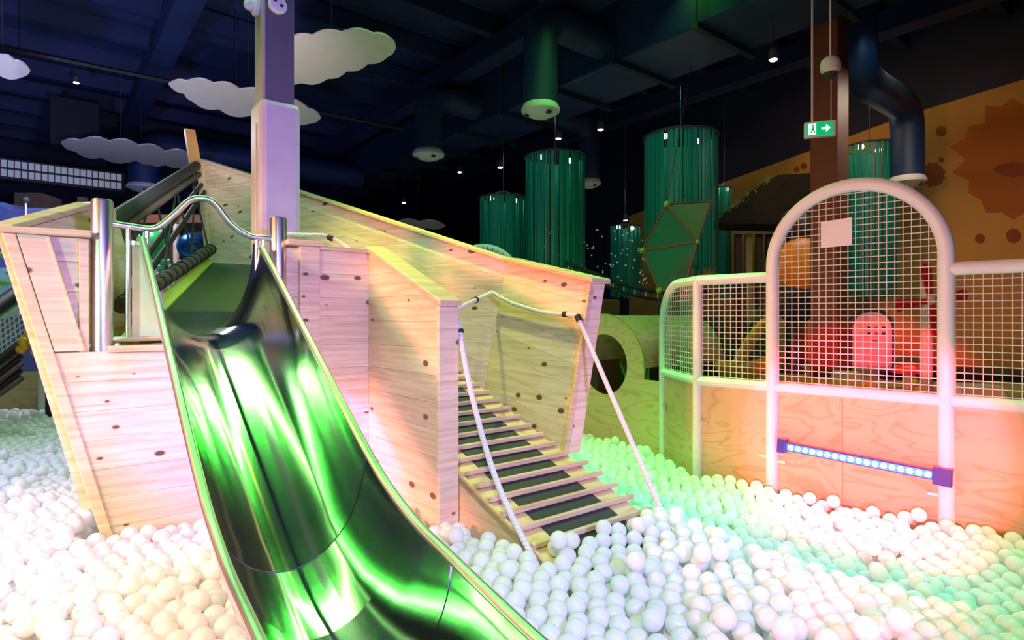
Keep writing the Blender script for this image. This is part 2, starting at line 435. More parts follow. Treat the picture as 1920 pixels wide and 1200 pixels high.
# raised floor of the toddler corner behind the fence
struct(hall_box(MB(), 4.10, A1, -1.5, 3.05, FL, -0.72).build('floor_platform', M_FLOORT))
struct(hall_box(MB(), 5.40, A1, 3.05, 4.2, FL, -0.72).build('floor_platform', M_FLOORT))

# ================================================================ PLAY SHIP
ship = empty('play_ship', P0, ANG)
tag(ship, 'large knotty pine play ship with raised bow standing in the ball pit', 'play structure')
TH = 0.022
def quad_plank(c4, off, parent, mat, gap=0.0004):
    """plank from four face corners (bottom-left, bottom-right, top-right, top-left)"""
    c = [Vector(p) for p in c4]
    dn = (c[0] - c[3]); dn.normalize()
    c = [c[0] - dn * gap, c[1] - dn * gap, c[2] + dn * gap, c[3] + dn * gap]
    return MB().slab(c, off).build('plank', mat, parent, bevel=0.0014)
def xl(dz): return -0.347 + (0.37 - dz) * 0.253          # leaning outer edge of the stern
DECK = -0.16
# --- stern wall below the deck ledge
core = MB().slab([S(xl(-1.4) + .02, -.03, -1.4), S(1.32, -.03, -1.4), S(1.32, -.03, DECK - .01), S(xl(DECK) + .02, -.03, DECK - .01)], (0, .05, 0)).build('stern_wall', M_PX, ship)
z = DECK; ph = 0.138
while z > -1.4:
    z0 = z - ph
    quad_plank([S(xl(z0), 0, z0), S(1.336, 0, z0), S(1.336, 0, z), S(xl(z), 0, z)], (0, TH, 0), core, M_PX)
    z = z0
# --- raised wing left of the slide
wl = MB().slab([S(xl(DECK) + .03, -.035, DECK), S(-.055, -.035, DECK), S(-.055, -.035, .36), S(xl(.36) + .03, -.035, .36)], (0, .03, 0)).build('stern_wing', M_PX, ship)
z = DECK
for k in range(4):
    z1 = min(z + ph, 0.365)
    if z1 - z > .02:
        quad_plank([S(xl(z) + .02, -.012, z), S(-.055, -.012, z), S(-.055, -.012, z1), S(xl(z1) + .02, -.012, z1)], (0, TH, 0), wl, M_PX)
    z = z1
MB().slab([S(-.088, .004, DECK), S(-.050, .004, DECK), S(-.050, .004, .362), S(-.088, .004, .362)], (0, .05, 0)).build('post', M_PZ, ship, bevel=.004)
# leaning hull board along the outer edge, then the doubled board beside it
def lean_board(x0, x1, zb, zt, t, th, mat, nm):
    return MB().slab([S(xl(zb) + x0, t, zb), S(xl(zb) + x1, t, zb), S(xl(zt) + x1, t, zt), S(xl(zt) + x0, t, zt)], (0, th, 0)).build(nm, mat, ship, bevel=.004)
lean_board(-.012, .035, -1.4, .365, .012, .10, M_PZ, 'edge_board')
lean_board(.037, .15, DECK + .005, .365, .010, .02, M_PX, 'hull_board')
lean_board(.137, .152, DECK + .005, .365, .014, .02, M_PZ, 'batten')
MB().slab([S(xl(.37) - .03, .035, .365), S(-.04, .035, .368), S(-.04, .035, .40), S(xl(.37) - .03, .035, .392)], (0, .16, 0)).build('top_cap', M_PZ, ship, bevel=.008)
# --- wing right of the slide
MB().slab([S(.915, .015, -1.4), S(1.03, .015, -1.4), S(1.03, .015, .405), S(.915, .015, .405)], (0, .05, 0)).build('post', M_PX, ship, bevel=.004)
wr = MB().slab([S(.86, -.05, DECK), S(1.336, -.05, DECK), S(1.336, -.05, .40), S(.86, -.05, .40)], (0, .03, 0)).build('stern_wing', M_PX, ship)
z = DECK
for k in range(4):
    z1 = min(z + ph, .405)
    quad_plank([S(1.03, 0, z), S(1.336, 0, z), S(1.336, 0, z1), S(1.03, 0, z1)], (0, TH, 0), wr, M_PX)
    quad_plank([S(.85, -.02, z), S(.915, -.02, z), S(.915, -.02, z1), S(.85, -.02, z1)], (0, TH, 0), wr, M_PX)
    z = z1
MB().slab([S(.84, .04, .405), S(1.05, .04, .405), S(1.05, .04, .435), S(.84, .04, .435)], (0, .15, 0)).build('top_cap', M_PZ, ship, bevel=.006)
MB().slab([S(1.03, .03, .39), S(1.345, .03, .39), S(1.345, .03, .415), S(1.03, .03, .415)], (0, .12, 0)).build('top_cap', M_PZ, ship, bevel=.006)
# --- side wall stepping forward to the ramp
TE = .81
def side_top(t): return lerp(.41, .07, t / TE)
sw = MB().slab([S(1.365, 0, -1.4), S(1.365, TE, -1.4), S(1.365, TE, .06), S(1.365, 0, .40)], (.05, 0, 0)).build('side_wall', M_PY, ship)
z = -1.4
while z < .41:
    z1 = z + ph
    # clip the board with the sloping top edge
    def tmax(zz): return TE if zz <= .07 else TE * (.41 - zz) / .34
    pts = [S(1.336, 0, z), S(1.336, tmax(z), z)]
    if z < .07 < z1: pts.append(S(1.336, TE, .07))
    if z1 < .41: pts += [S(1.336, tmax(z1), z1 - .001), S(1.336, 0, z1 - .001)]
    else: pts.append(S(1.336, 0, .409))
    MB().slab(pts, (.024, 0, 0)).build('plank', M_PY, sw, bevel=.0014)
    z = z1
MB().slab([S(1.326, TE + .02, -1.4), S(1.445, TE + .02, -1.4), S(1.445, TE + .02, .06), S(1.326, TE + .02, .06)], (0, .022, 0)).build('end_board', M_PX, ship, bevel=.004)
MB().slab([S(1.431, 0, -1.4), S(1.431, TE, -1.4), S(1.431, TE, .06), S(1.431, 0, .40)], (-.012, 0, 0)).build('side_lining', M_PY, ship)
MB().slab([S(1.318, -.02, .408), S(1.318, TE + .04, .055), S(1.318, TE + .04, .085), S(1.318, -.02, .44)], (.135, 0, 0)).build('top_cap', M_PZ, ship, bevel=.006)
# --- right hull, aft part
def hull_in(dz): return 2.215 + (dz + .8) * .215
TB, TH2 = -.10, .80
def hz(t): return lerp(.414, .215, (t - TB) / (TH2 - TB))
hp = 0.128
ha = MB().slab([S(hull_in(-.9) + .03, TB, -.75), S(hull_in(-.9) + .03, TH2, -.80), S(hull_in(.2) + .03, TH2, .205), S(hull_in(.4) + .03, TB, .405)], (.06, 0, 0)).build('hull_side', M_PY, ship)
for k in range(8):
    a0, a1 = k * hp, (k + 1) * hp
    c = [S(hull_in(hz(TB) - a1), TB, hz(TB) - a1), S(hull_in(hz(TH2) - a1), TH2, hz(TH2) - a1),
         S(hull_in(hz(TH2) - a0), TH2, hz(TH2) - a0), S(hull_in(hz(TB) - a0), TB, hz(TB) - a0)]
    quad_plank(c, (.022, 0, 0), ha, M_PY)
zb, zt = -.815, .215
MB().slab([S(hull_in(zb) - .012, TH2 + .02, zb), S(hull_in(zb) + .12, TH2 + .02, zb), S(hull_in(zt) + .12, TH2 + .02, zt), S(hull_in(zt) - .012, TH2 + .02, zt)], (0, .022, 0)).build('end_board', M_PX, ship, bevel=.004)
MB().slab([S(hull_in(zb) - .016, TH2 + .024, zb), S(hull_in(zb) + .02, TH2 + .024, zb), S(hull_in(zt) + .02, TH2 + .024, zt), S(hull_in(zt) - .016, TH2 + .024, zt)], (0, .02, 0)).build('batten', M_PZ, ship)
MB().slab([S(hull_in(.4) - .03, TB, .416), S(hull_in(.2) - .03, TH2 + .05, .208), S(hull_in(.2) - .03, TH2 + .05, .24), S(hull_in(.4) - .03, TB, .448)], (.17, 0, 0)).build('top_cap', M_PZ, ship, bevel=.006)
# --- right hull, bow part (raked stem)
def bow(q, o):
    """q along from the bend to the stem, o measured down from the sheer line"""
    za = .414 - o; A = S(hull_in(za), TB, za)
    B = S(1.10 - .04 * o, -3.73 + .60 * o, 1.70 - o)
    return A.lerp(B, q)
nrm = Vector((.93, .34, 0)); nrm.normalize()
hb = MB().slab([bow(0, 1.15) + nrm * .03, bow(1, 1.15) + nrm * .03, bow(1, .01) + nrm * .03, bow(0, .01) + nrm * .03], nrm * .05).build('hull_side', M_PY, ship)
for k in range(9):
    quad_plank([bow(0, (k + 1) * hp), bow(1, (k + 1) * hp), bow(1, k * hp), bow(0, k * hp)], nrm * .022, hb, M_PY)
MB().slab([bow(0, 0) - nrm * .03, bow(1, 0) - nrm * .03, bow(1, -.03) - nrm * .03, bow(0, -.03) - nrm * .03], nrm * .16).build('top_cap', M_PZ, ship, bevel=.006)
MB().slab([bow(.985, 1.1) - nrm * .02, bow(1.01, 1.1) - nrm * .02, bow(1.01, -.02) - nrm * .02, bow(.985, -.02) - nrm * .02], nrm * .1).build('stem_board', M_PZ, ship)
# stem post standing above the bow
MB().slab([S(1.02, -3.70, 1.55), S(1.13, -3.70, 1.55), S(1.08, -3.86, 2.06), S(.98, -3.86, 2.06)], (0, .09, 0)).build('stem_post', plain('honey_timber', (.62, .33, .12), .5), ship, bevel=.005)
# --- left hull wall running forward from the stern
LW = [(-.347, 0, .375), (-.033, -.47, .575), (.09, -.9, .66)]
for (s0, t0, z0), (s1, t1, z1) in zip(LW, LW[1:]):
    w = MB().slab([S(s0 + .32, t0 - .05, -.9), S(s1 + .32, t1, -.9), S(s1 + .02, t1, z1 - .01), S(s0 + .02, t0 - .05, z0 - .01)], (-.05, 0, 0)).build('hull_side', M_PY, ship)
    for k in range(6):
        o0, o1 = k * .14, (k + 1) * .14
        f = .25
        quad_plank([S(s0 + .025 + o1 * f, t0 - .05, z0 - o1), S(s1 + .025 + o1 * f, t1, z1 - o1), S(s1 + .025 + o0 * f, t1, z1 - o0), S(s0 + .025 + o0 * f, t0 - .05, z0 - o0)], (-.022, 0, 0), w, M_PY)
    MB().slab([S(s0 - .05, t0 - .03, z0), S(s1 - .05, t1, z1), S(s1 - .05, t1, z1 + .03), S(s0 - .05, t0 - .03, z0 + .03)], (.075, 0, 0)).build('top_cap', M_PZ, ship, bevel=.005)
# --- deck and sloping matted floor up to the bow
deck = MB().slab([S(-.02, -.06, DECK - .04), S(1.43, -.06, DECK - .04), S(1.43, -.9, DECK - .04), S(.1, -.9, DECK - .04)], (0, 0, .04)).build('deck', M_PX, ship)
MB().slab([S(.02, .02, DECK - .005), S(.84, .02, DECK - .005), S(.84, -.10, DECK - .005), S(.02, -.10, DECK - .005)], (0, 0, .03)).build('deck_ledge', M_PZ, ship, bevel=.004)
def slope(s, t): return S(s, t, lerp(-.10, .47, (-.12 - t) / 2.1))
MB().slab([slope(.16, -.12), slope(.74, -.12), slope(1.55, -2.22), slope(.92, -2.22)], (0, 0, -.03)).build('floor_mat', M_RUBBER, ship)
MB().slab([slope(.08, -.12) + Vector((0, 0, .004)), slope(.16, -.12) + Vector((0, 0, .012)), slope(.92, -2.22) + Vector((0, 0, .012)), slope(.84, -2.22) + Vector((0, 0, .07))], (0, 0, -.02)).build('mat_edge', M_YGREEN, ship)
# --- rope-wrapped beams and the side net
def beam(p, q, r, mat, nm, par, n=10):
    return MB().tube([p, lerp(p, q, .5), q], r, n).build(nm, mat, par, smooth=True)
b_lo = beam(S(.10, -.28, .06), S(.93, -2.32, .60), .045, M_BROPE, 'wrapped_beam', ship)
for k in range(16):                           # lashings on the lower beam
    p = lerp(S(.10, -.28, .06), S(.93, -2.32, .60), (k + .5) / 16); q = lerp(S(.10, -.28, .06), S(.93, -2.32, .60), (k + .72) / 16)
    MB().tube([p, q], .051, 10).build('lashing', M_BNET, b_lo, smooth=True)
b_hi = beam(S(.09, -.9, .57), S(1.05, -3.66, 1.62), .05, M_BNET, 'wrapped_beam', ship)
beam(S(.12, -.9, .50), S(1.07, -3.60, 1.52), .028, M_BROPE, 'lashing', b_hi)
beam(S(.16, -.8, .20), S(1.06, -3.45, 1.38), .022, M_BNET, 'net_rope', ship)
beam(S(.20, -.8, .13), S(1.08, -3.40, 1.30), .022, M_BNET, 'net_rope', ship)
mb = MB()
for k in range(4):
    f = (k + .5) / 4
    mb.tube([lerp(S(.09, -.9, .57), S(1.05, -3.66, 1.62), f), lerp(S(.10, -.28, .06), S(.93, -2.32, .60), min(1, f + .08))], .008, 5)
for k in range(3):
    f = k / 3
    mb.tube([lerp(S(.10, -.28, .06), S(.93, -2.32, .60), f), lerp(S(.09, -.9, .57), S(1.05, -3.66, 1.62), min(1, f + .35))], .008, 5)
mb.build('side_net', M_BNET, ship)['kind'] = 'stuff'
# --- ramp with a dark mat strip and battens
RP = [(-1.1, -.15), (-.55, -.30), (-.31, -.40), (.46, -.69), (.82, -.815), (1.40, -1.02), (1.62, -1.10)]
def rz(t): return interp(RP, t)
R0, R1 = 1.45, 2.215
mb = MB()
for (t0, z0), (t1, z1) in zip(RP, RP[1:]):
    mb.slab([S(R0, t0, z0), S(R1, t0, z0), S(R1, t1, z1), S(R0, t1, z1)], (0, 0, -.03))
ramp = mb.build('ramp', M_PLY2, ship)
mb = MB()
for (t0, z0), (t1, z1) in zip(RP, RP[1:]):
    mb.slab([S(1.60, t0, z0 + .006), S(2.06, t0, z0 + .006), S(2.06, t1, z1 + .006), S(1.60, t1, z1 + .006)], (0, 0, -.005))
mb.build('mat_strip', M_RUBBER, ramp)
k = 0; t = -.62
while t < 1.5:
    e = .05 if t > .84 else 0.0
    MB().box(S((R0 + R1 + e) / 2, t, rz(t) + .019), (R1 - R0 - .01 + e, .026, .024)).build('batten', M_PZ, ramp, bevel=.003)
    t += .112
MB().slab([S(R0, TE + .01, -1.4), S(R0, 1.62, -1.4), S(R0, 1.62, -1.13), S(R0, TE + .01, rz(TE) - .03)], (.02, 0, 0)).build('ramp_skirt', M_PY, ship)
MB().slab([S(R1 - .02, .84, -1.4), S(R1 - .02, 1.62, -1.4), S(R1 - .02, 1.62, -1.13), S(R1 - .02, .84, rz(.84) - .03)], (.02, 0, 0)).build('ramp_skirt', M_PY, ship)
MB().slab([S(R0, TE + .01, rz(TE) + .012), S(R0, 1.6, rz(1.6) + .012), S(R0, 1.6, rz(1.6) - .035), S(R0, TE + .01, rz(TE) - .035)], (.014, 0, 0)).build('edge_strip', M_PZ, ship)
# --- rope handrails with black clamps
def rope(pts, clamps, r=.014):
    o = MB().tube(catmull(pts, 8), r, 8).build('rope_handrail', M_ROPE, ship, smooth=True)
    for p, q in clamps:
        MB().tube([Vector(p), Vector(q)], r * 1.45, 10).build('rope_clamp', M_BLACK, o, smooth=True)
A_, B_, C_ = S(1.44, TE - .04, .03), S(2.36, -.12, .185), S(2.345, .78, .01)
rope([A_, lerp(A_, B_, .5) + Vector((0, 0, .0)), B_], [(lerp(A_, B_, .50), lerp(A_, B_, .53))])
rope([B_, S(2.36, .12, .10), S(2.35, .45, .035), S(2.345, .68, .02), C_], [(S(2.345, .66, .02), S(2.345, .69, .018))])
rope([C_, lerp(C_, S(2.26, 1.55, -1.12), .5), S(2.26, 1.55, -1.12)], [(lerp(C_, S(2.26, 1.55, -1.12), .0), lerp(C_, S(2.26, 1.55, -1.12), .03))])
D_ = S(1.47, TE - .03, .0)
rope([D_, S(1.455, TE + .12, -.38), S(1.44, TE + .36, -.78), S(1.43, 1.52, -1.12)], [(lerp(D_, S(1.455, TE + .12, -.38), .17), lerp(D_, S(1.455, TE + .12, -.38), .21))])
G_ = S(1.22, -.35, .52)
rope([S(.86, -.25, .49), S(1.05, -.3, .51), G_, S(1.32, -.2, .42)], [(G_, lerp(G_, S(1.32, -.2, .42), .15))], .013)

# ================================================================ SLIDE
slide = empty('slide', P0, ANG)
tag(slide, 'polished stainless steel trough slide running from the ship stern into the balls', 'slide')
SC, HW = .435, .268
RIM = [(-.14, .42), (0, .385), (1.30, -.466), (1.49, -.575), (1.70, -.655), (2.0, -.715), (2.25, -.765), (2.75, -.83)]
BOT = [(-.14, -.088), (0, -.090), (.10, -.096), (.18, -.116), (.28, -.165), (1.30, -.833), (1.49, -.925), (1.70, -.98), (2.0, -1.015), (2.25, -1.035), (2.75, -1.06)]
def smooth(tab, t, w=.06):
    return sum(interp(tab, t + w * k / 4) for k in range(-4, 5)) / 9
def u_ring(t, inset=0.0, nseg=36):
    zr, zb2 = smooth(RIM, t), smooth(BOT, t)
    out = []
    for i in range(nseg + 1):
        a = -PI / 2 + PI * i / nseg
        c_ = max(0.0, math.cos(a)); s_ = math.sin(a)
        out.append(S(SC + (HW + inset) * s_, t, zr - (zr - zb2 + inset) * c_))
    return out
secs = [[-.14, -.10, -.06, -.02, .02, .06, .10, .14, .18, .22, .26], [.26, .32, .4, .5, .65, .8, .95, 1.1, 1.22, 1.28, 1.34], [1.34, 1.42, 1.52, 1.62], [1.62, 1.72, 1.82, 1.92], [1.92, 2.05, 2.18, 2.30], [2.30, 2.45, 2.6, 2.75]]
for si, ts in enumerate(secs):
    mb = MB(); ns = 36
    def ring_at(t, ins):
        if si < 9: return u_ring(t, ins)
        f = (t - ts[0]) / (ts[-1] - ts[0]); return [lerp(p, q, f) for p, q in zip(u_ring(ts[0], ins), u_ring(ts[-1], ins))]
    a = [ring_at(t, -.003 * (si % 2)) for t in ts]; b2 = [ring_at(t, .010) for t in ts]
    m = len(ts); W = ns + 1
    vs = [p for r_ in a for p in r_] + [p for r_ in b2 for p in r_]
    fs = []
    for i in range(m - 1):
        for k in range(ns):
            fs.append((i * W + k, i * W + k + 1, (i + 1) * W + k + 1, (i + 1) * W + k))
            o = m * W
            fs.append((o + i * W + k, o + (i + 1) * W + k, o + (i + 1) * W + k + 1, o + i * W + k + 1))
    for i in (0, m - 1):
        for k in range(ns): fs.append((i * W + k, m * W + i * W + k, m * W + i * W + k + 1, i * W + k + 1))
    mb.add(vs, fs)
    mb.build('slide_section', M_STEEL, slide, smooth=True)
for sgn in (-1, 1):
    pts = catmull([S(SC + sgn * (HW + .008), t, smooth(RIM, t)) for t in [0, .2, .45, .7, .95, 1.2, 1.35, 1.5, 1.7, 1.9, 2.1, 2.3, 2.5, 2.74]], 5)
    MB().tube(pts, .016, 10).build('rim', M_BRUSH, slide, smooth=True)
# posts, arched handrail, balusters and side sheets at the slide entry
def post(s, t, z0, z1, r, nm='post'):
    return MB().lathe(S(s, t, 0), [(r, z0), (r, z1 - .01), (r * .9, z1), (0.0001, z1)], 20).build(nm, M_BRUSH, slide, smooth=True)
PL = post(.002, -.05, DECK, .56, .045)
PR = post(.815, -.05, DECK, .56, .045)
for s in (-.055, .06):
    MB().lathe(S(s, -.01, 0), [(.012, DECK + .025), (.012, DECK + .035), (.002, DECK + .042)], 8).build('bolt', M_BRUSH, slide, smooth=True)
hr = catmull([S(.04, -.05, .45), S(.13, -.05, .442), S(.22, -.05, .445), S(.30, -.05, .52), S(.37, -.05, .60), S(.43, -.05, .62), S(.49, -.05, .60), S(.57, -.05, .50), S(.66, -.05, .445), S(.74, -.05, .44), S(.78, -.05, .44)], 6)
MB().tube(hr, .017, 10).build('handrail', M_BRUSH, slide, smooth=True)
for s, z0, z1 in ((.105, -.10, .43), (.185, .36, .43), (.70, .20, .44), (.735, -.1, .44)):
    MB().tube([S(s, -.05, z0), S(s, -.05, z1)], .011, 10).build('baluster', M_BRUSH, slide, smooth=True)
MB().tube([S(.04, -.05, -.105), S(.33, -.05, -.105)], .013, 10).build('bottom_rail', M_BRUSH, slide, smooth=True)
MB().slab([S(.125, -.075, -.10), S(.30, -.075, -.10), S(.19, -.075, .34), S(.125, -.075, .36)], (0, .008, 0)).build('side_sheet', plain('pale_reflection_steel', (.70, .74, .72), .5), slide)  # steel sheet, its pale reflection put into the matt base colour
MB().slab([S(.122, -.06, .355), S(.19, -.06, .355), S(.19, -.06, .375), S(.122, -.06, .375)], (0, .02, 0)).build('sheet_rail', M_BRUSH, slide)

# ================================================================ PADDED COLUMN
cp = Vector((-1.50, 3.72, 0))
colm = empty('padded_column', cp, ANG)
tag(colm, 'square grey steel column wrapped in a white vinyl pad behind the slide', 'column')
MB().box((0, 0, (EYE + CEIL) / 2), (.18, .18, EYE + CEIL)).build('steel_post', M_GREYC, colm, bevel=.008)
pad = MB().box((0, 0, (EYE + 1.34) / 2), (.245, .245, EYE + 1.34)).build('vinyl_pad', M_VINYL, colm, bevel=.035)
MB().box((-.1245, -.02, 1.6), (.006, .02, 2.1)).build('pad_seam', M_VINYL, pad, bevel=.002)
MB().box((-.093, 0, 3.75), (.012, .18, 2.0)).build('pale_side_face', plain('pale_side', (.40, .38, .46), .5), colm)  # paler slab over the full width of the column's left face
for nm, lx, ly, ax in (('alarm_sounder', -.02, -.092, 'y'), ('alarm_sounder', -.10, .02, 'x')):
    root = empty(nm, cp + Matrix.Rotation(ANG, 3, 'Z') @ Vector((lx, ly, EYE + 1.93 if ax == 'y' else EYE + 1.94)), ANG)
    mb = MB(); mb.lathe((0, 0, 0), [(.055, 0), (.058, .02), (.045, .035), (.0001, .04)], 18)
    R = Matrix.Rotation(PI / 2, 3, 'X') if ax == 'y' else Matrix.Rotation(-PI / 2, 3, 'Y')
    mb.v = [tuple(R @ Vector(p)) for p in mb.v]
    mb.build('disc', M_WHITE, root, smooth=True)
    if ax == 'y':
        for dx, dz in ((-.02, .012), (.018, -.01)):
            MB().box((dx, -.042, dz), (.016, .006, .016)).build('dark_hole', M_BLACK, root)
        tag(root, 'round white sounder with dark holes on the front of the grey column', 'alarm')
    else:
        m2 = MB(); m2.ball((-.05, 0, 0), .035, 12, 8); m2.build('nozzle', M_WHITE, root, smooth=True)
        tag(root, 'white knob-shaped fitting on the narrow side of the grey column', 'alarm')

# ================================================================ NET FENCE
F1 = Vector((1.322, 4.18, 0)); F3 = Vector((2.363, 3.19, 0)); FD = (F3 - F1).normalized()
F2 = F1 + FD * .518; F4 = F3 + FD * 1.05; F0 = Vector((1.254, 4.87, 0))
FN = Vector((FD.y, -FD.x, 0)); FN = FN if FN.y < 0 else -FN        # towards the pit
fence = empty('net_fence', F1)
tag(fence, 'white tube and netting fence with an arched bay over plywood panels', 'fence')
def fp(p, dz): return Vector((p.x - F1.x, p.y - F1.y, EYE + dz))
ZT, ZR, RT = .262, -.452, .036
def ftube(pts, r, nm): return MB().tube(pts, r, 14).build(nm, M_WHITE, fence, smooth=True)
ARC_C = (F2 + F3) / 2; AR = (F3 - F2).length / 2; ZS = .79 - AR
arch = [fp(F2, -EYE)] + [fp(F2, -.6), fp(F2, 0), fp(F2, ZS)]
arch += [fp(ARC_C, 0) + FD * (-AR * math.cos(a)) + Vector((0, 0, ZS + AR * math.sin(a))) for a in [PI * i / 28 for i in range(1, 28)]]
arch += [fp(F3, ZS), fp(F3, 0), fp(F3, -.6), fp(F3, -EYE)]
ftube(arch, .040, 'arch_tube')
ftube([fp(F1, -EYE), fp(F1, 0), fp(F1, ZT + .01)], .034, 'post')
ftube([fp(F4, -EYE), fp(F4, 0), fp(F4, ZT)], RT, 'post')
for a, b in ((F1, F2), (F3, F4)):
    ftube([fp(a, ZT), fp(lerp(a, b, .5), ZT), fp(b, ZT)], RT, 'top_rail')
for a, b in ((F1, F2), (F2, F3), (F3, F4)):
    ftube([fp(a, ZR), fp(lerp(a, b, .5), ZR), fp(b, ZR)], .033, 'mid_rail')
# rounded end bay going back
cr = .34; fd0 = (F0 - F1); l0 = fd0.length; fd0.normalize()
bend = [fp(F1, ZT)] + [fp(F1 + fd0 * (l0 - cr), ZT)] + [fp(F1 + fd0 * (l0 - cr + cr * math.sin(a)), ZT - cr + cr * math.cos(a)) for a in [PI / 2 * i / 10 for i in range(1, 11)]] + [fp(F0, -.3), fp(F0, -.8), fp(F0, -EYE)]
ftube(bend, .033, 'rounded_tube')
ftube([fp(F1, ZR), fp(lerp(F1, F0, .5), ZR), fp(F0, ZR)], .030, 'mid_rail')
# nets
def net(a, b, ztop, nm, cell=.0385, w=.0042):
    """ztop(f) gives the opening's top at fraction f between a and b"""
    L_ = (b - a).length; d = (b - a).normalized(); mb = MB()
    n = int(L_ / cell); rng = random.Random(3)
    for i in range(1, n):
        f = i / n; zt_ = ztop(f)
        if zt_ <= ZR + .05: continue
        p = fp(lerp(a, b, f), ZR + .02); q = fp(lerp(a, b, f), zt_)
        mb.tube([p, q], w / 2 * 1.3, 4, caps=False)
    zmax = max(ztop(i / 40) for i in range(41)); z = ZR + cell
    while z < zmax - .01:
        fs = [i / 120 for i in range(121) if ztop(i / 120) > z]
        if fs: mb.tube([fp(lerp(a, b, fs[0]), z), fp(lerp(a, b, fs[-1]), z)], w / 2 * 1.3, 4, caps=False)
        z += cell
    o = mb.build(nm, M_NET, fence); o['kind'] = 'stuff'; return o
net(F1, F2, lambda f: ZT, 'net')
net(F3, F4, lambda f: ZT, 'net')
net(F2, F3, lambda f: ZS + math.sqrt(max(0, AR * AR - ((f - .5) * 2 * AR) ** 2)), 'net')
net(F1, F0, lambda f: ZT if f * l0 < l0 - cr else ZT - cr + math.sqrt(max(0, cr * cr - (f * l0 - l0 + cr) ** 2)), 'net')
# plywood infill panels and brackets
def ply(a, b, f0, f1, nm='plywood_panel'):
    p, q = lerp(a, b, f0), lerp(a, b, f1); back = -FN * .018
    if a is F1 and b is F0: back = Vector((.02, 0, 0))
    return MB().slab([fp(p, -EYE), fp(q, -EYE), fp(q, ZR - .03), fp(p, ZR - .03)], back).build(nm, M_PLY, fence)
ply(F1, F2, .05, .94); ply(F2, F3, .035, .445); ply(F2, F3, .448, .965); ply(F3, F4, .03, .98); ply(F0, F1, .04, .95)
for p, s, dz in ((F1, 1, -.74), (F2, 1, -.93), (F2, -1, -.91), (F3, -1, -.97), (F0, -1, -.72)):
    d = FD if p is not F0 else Vector((0, 1, 0))
    c = fp(p, dz) + d * (.06 * s) + FN * .012
    MB().box(c, (.05, .018, .022), math.atan2(d.y, d.x)).build('bracket', M_BRUSH, fence, bevel=.004)

# LED bar fixed on the middle panel
lb = F2 + FN * .05
led = empty('led_bar', Vector((lb.x, lb.y, 0)))
tag(led, 'blue LED light bar with a row of glowing lenses on the plywood panel', 'light')
LA = FD * .10 + Vector((0, 0, EYE - .815)); LB = FD * .875 + Vector((0, 0, EYE - .855))
LD = (LB - LA).normalized(); LUP = LD.cross(FN).normalized(); LUP = LUP if LUP.z > 0 else -LUP
def obox(c, dx, dy, dz): 
    R = Matrix((LD, FN, LUP)).transposed(); return MB().box(c, (dx, dy, dz), tilt=R)
ll = (LB - LA).length
obox((LA + LB) / 2, ll, .04, .055).build('housing', M_BLUEH, led, bevel=.004)
obox(LA - LD * .02, .05, .065, .09).build('end_cap', M_BLUEH, led, bevel=.004)
obox(LB + LD * .035, .085, .065, .095).build('end_cap', M_BLUEH, led, bevel=.004)
obox((LA + LB) / 2 + FN * .018, ll * .97, .008, .042).build('light_strip', M_LEDS, led)
for k in range(18):
    c = LA + LD * (ll * (k + .9) / 18.6) + FN * .020
    mb = MB(); mb.ball((0, 0, 0), .0155, 12, 8)
    o = mb.build('led_lens', M_LED, led, smooth=True); o.location = c
bl = bpy.data.lights.new('led_bar_light', 'AREA'); bl.shape = 'RECTANGLE'; bl.size = .75; bl.size_y = .04; bl.color = (.25, .6, 1.0); bl.energy = 4
bo = bpy.data.objects.new('led_bar_light', bl); COL.objects.link(bo)
bo.location = lb + FD * .48 + FN * .06 + Vector((0, 0, EYE - .835)); bo.rotation_euler = (FN + Vector((0, 0, -.25))).to_track_quat('-Z', 'Y').to_euler(); 

# paper notice tied on the net
pn = lerp(F2, F3, .415) + FN * .02
d_ = FD; mb = MB()
no_c = Vector((0, 0, EYE + .505)); 
mb.slab([no_c + d_ * -.085 + Vector((0, 0, -.08)), no_c + d_ * .085 + Vector((0, 0, -.075)), no_c + d_ * .085 + Vector((0, 0, .09)), no_c + d_ * -.085 + Vector((0, 0, .08))], FN * .003)
notice = mb.build('paper_notice', M_PAPER); notice.location = (pn.x, pn.y, 0)
tag(notice, 'blank-looking white paper notice hung on the arched netting', 'notice')

# ================================================================ PLYWOOD TUNNEL
TV = Vector((-SU, CU, 0)); TU = Vector((CU, SU, 0))
tun = empty('plywood_tunnel', F0)
tag(tun, 'rounded plywood crawl tunnel with a dark round entrance behind the ship ramp', 'tunnel')
tc0 = TV * .66; tr = .46; tzc = EYE - .435; hr_ = .275
def tp(k, z): return TV * k + Vector((0, 0, z))
outer = [tp(.03, 0.0), tp(.03, EYE - .52), tp(.66 - tr, EYE - .52)] if False else [tp(.03, 0), tp(.03, tzc - .10), tp(.66 - tr, tzc - .10)]
outer += [tp(.66 - tr * math.cos(a), tzc + tr * math.sin(a)) for a in [PI * i / 24 for i in range(25)]]
outer += [tp(.66 + tr, tzc - .1), tp(1.6, tzc - .10), tp(1.6, 0)]
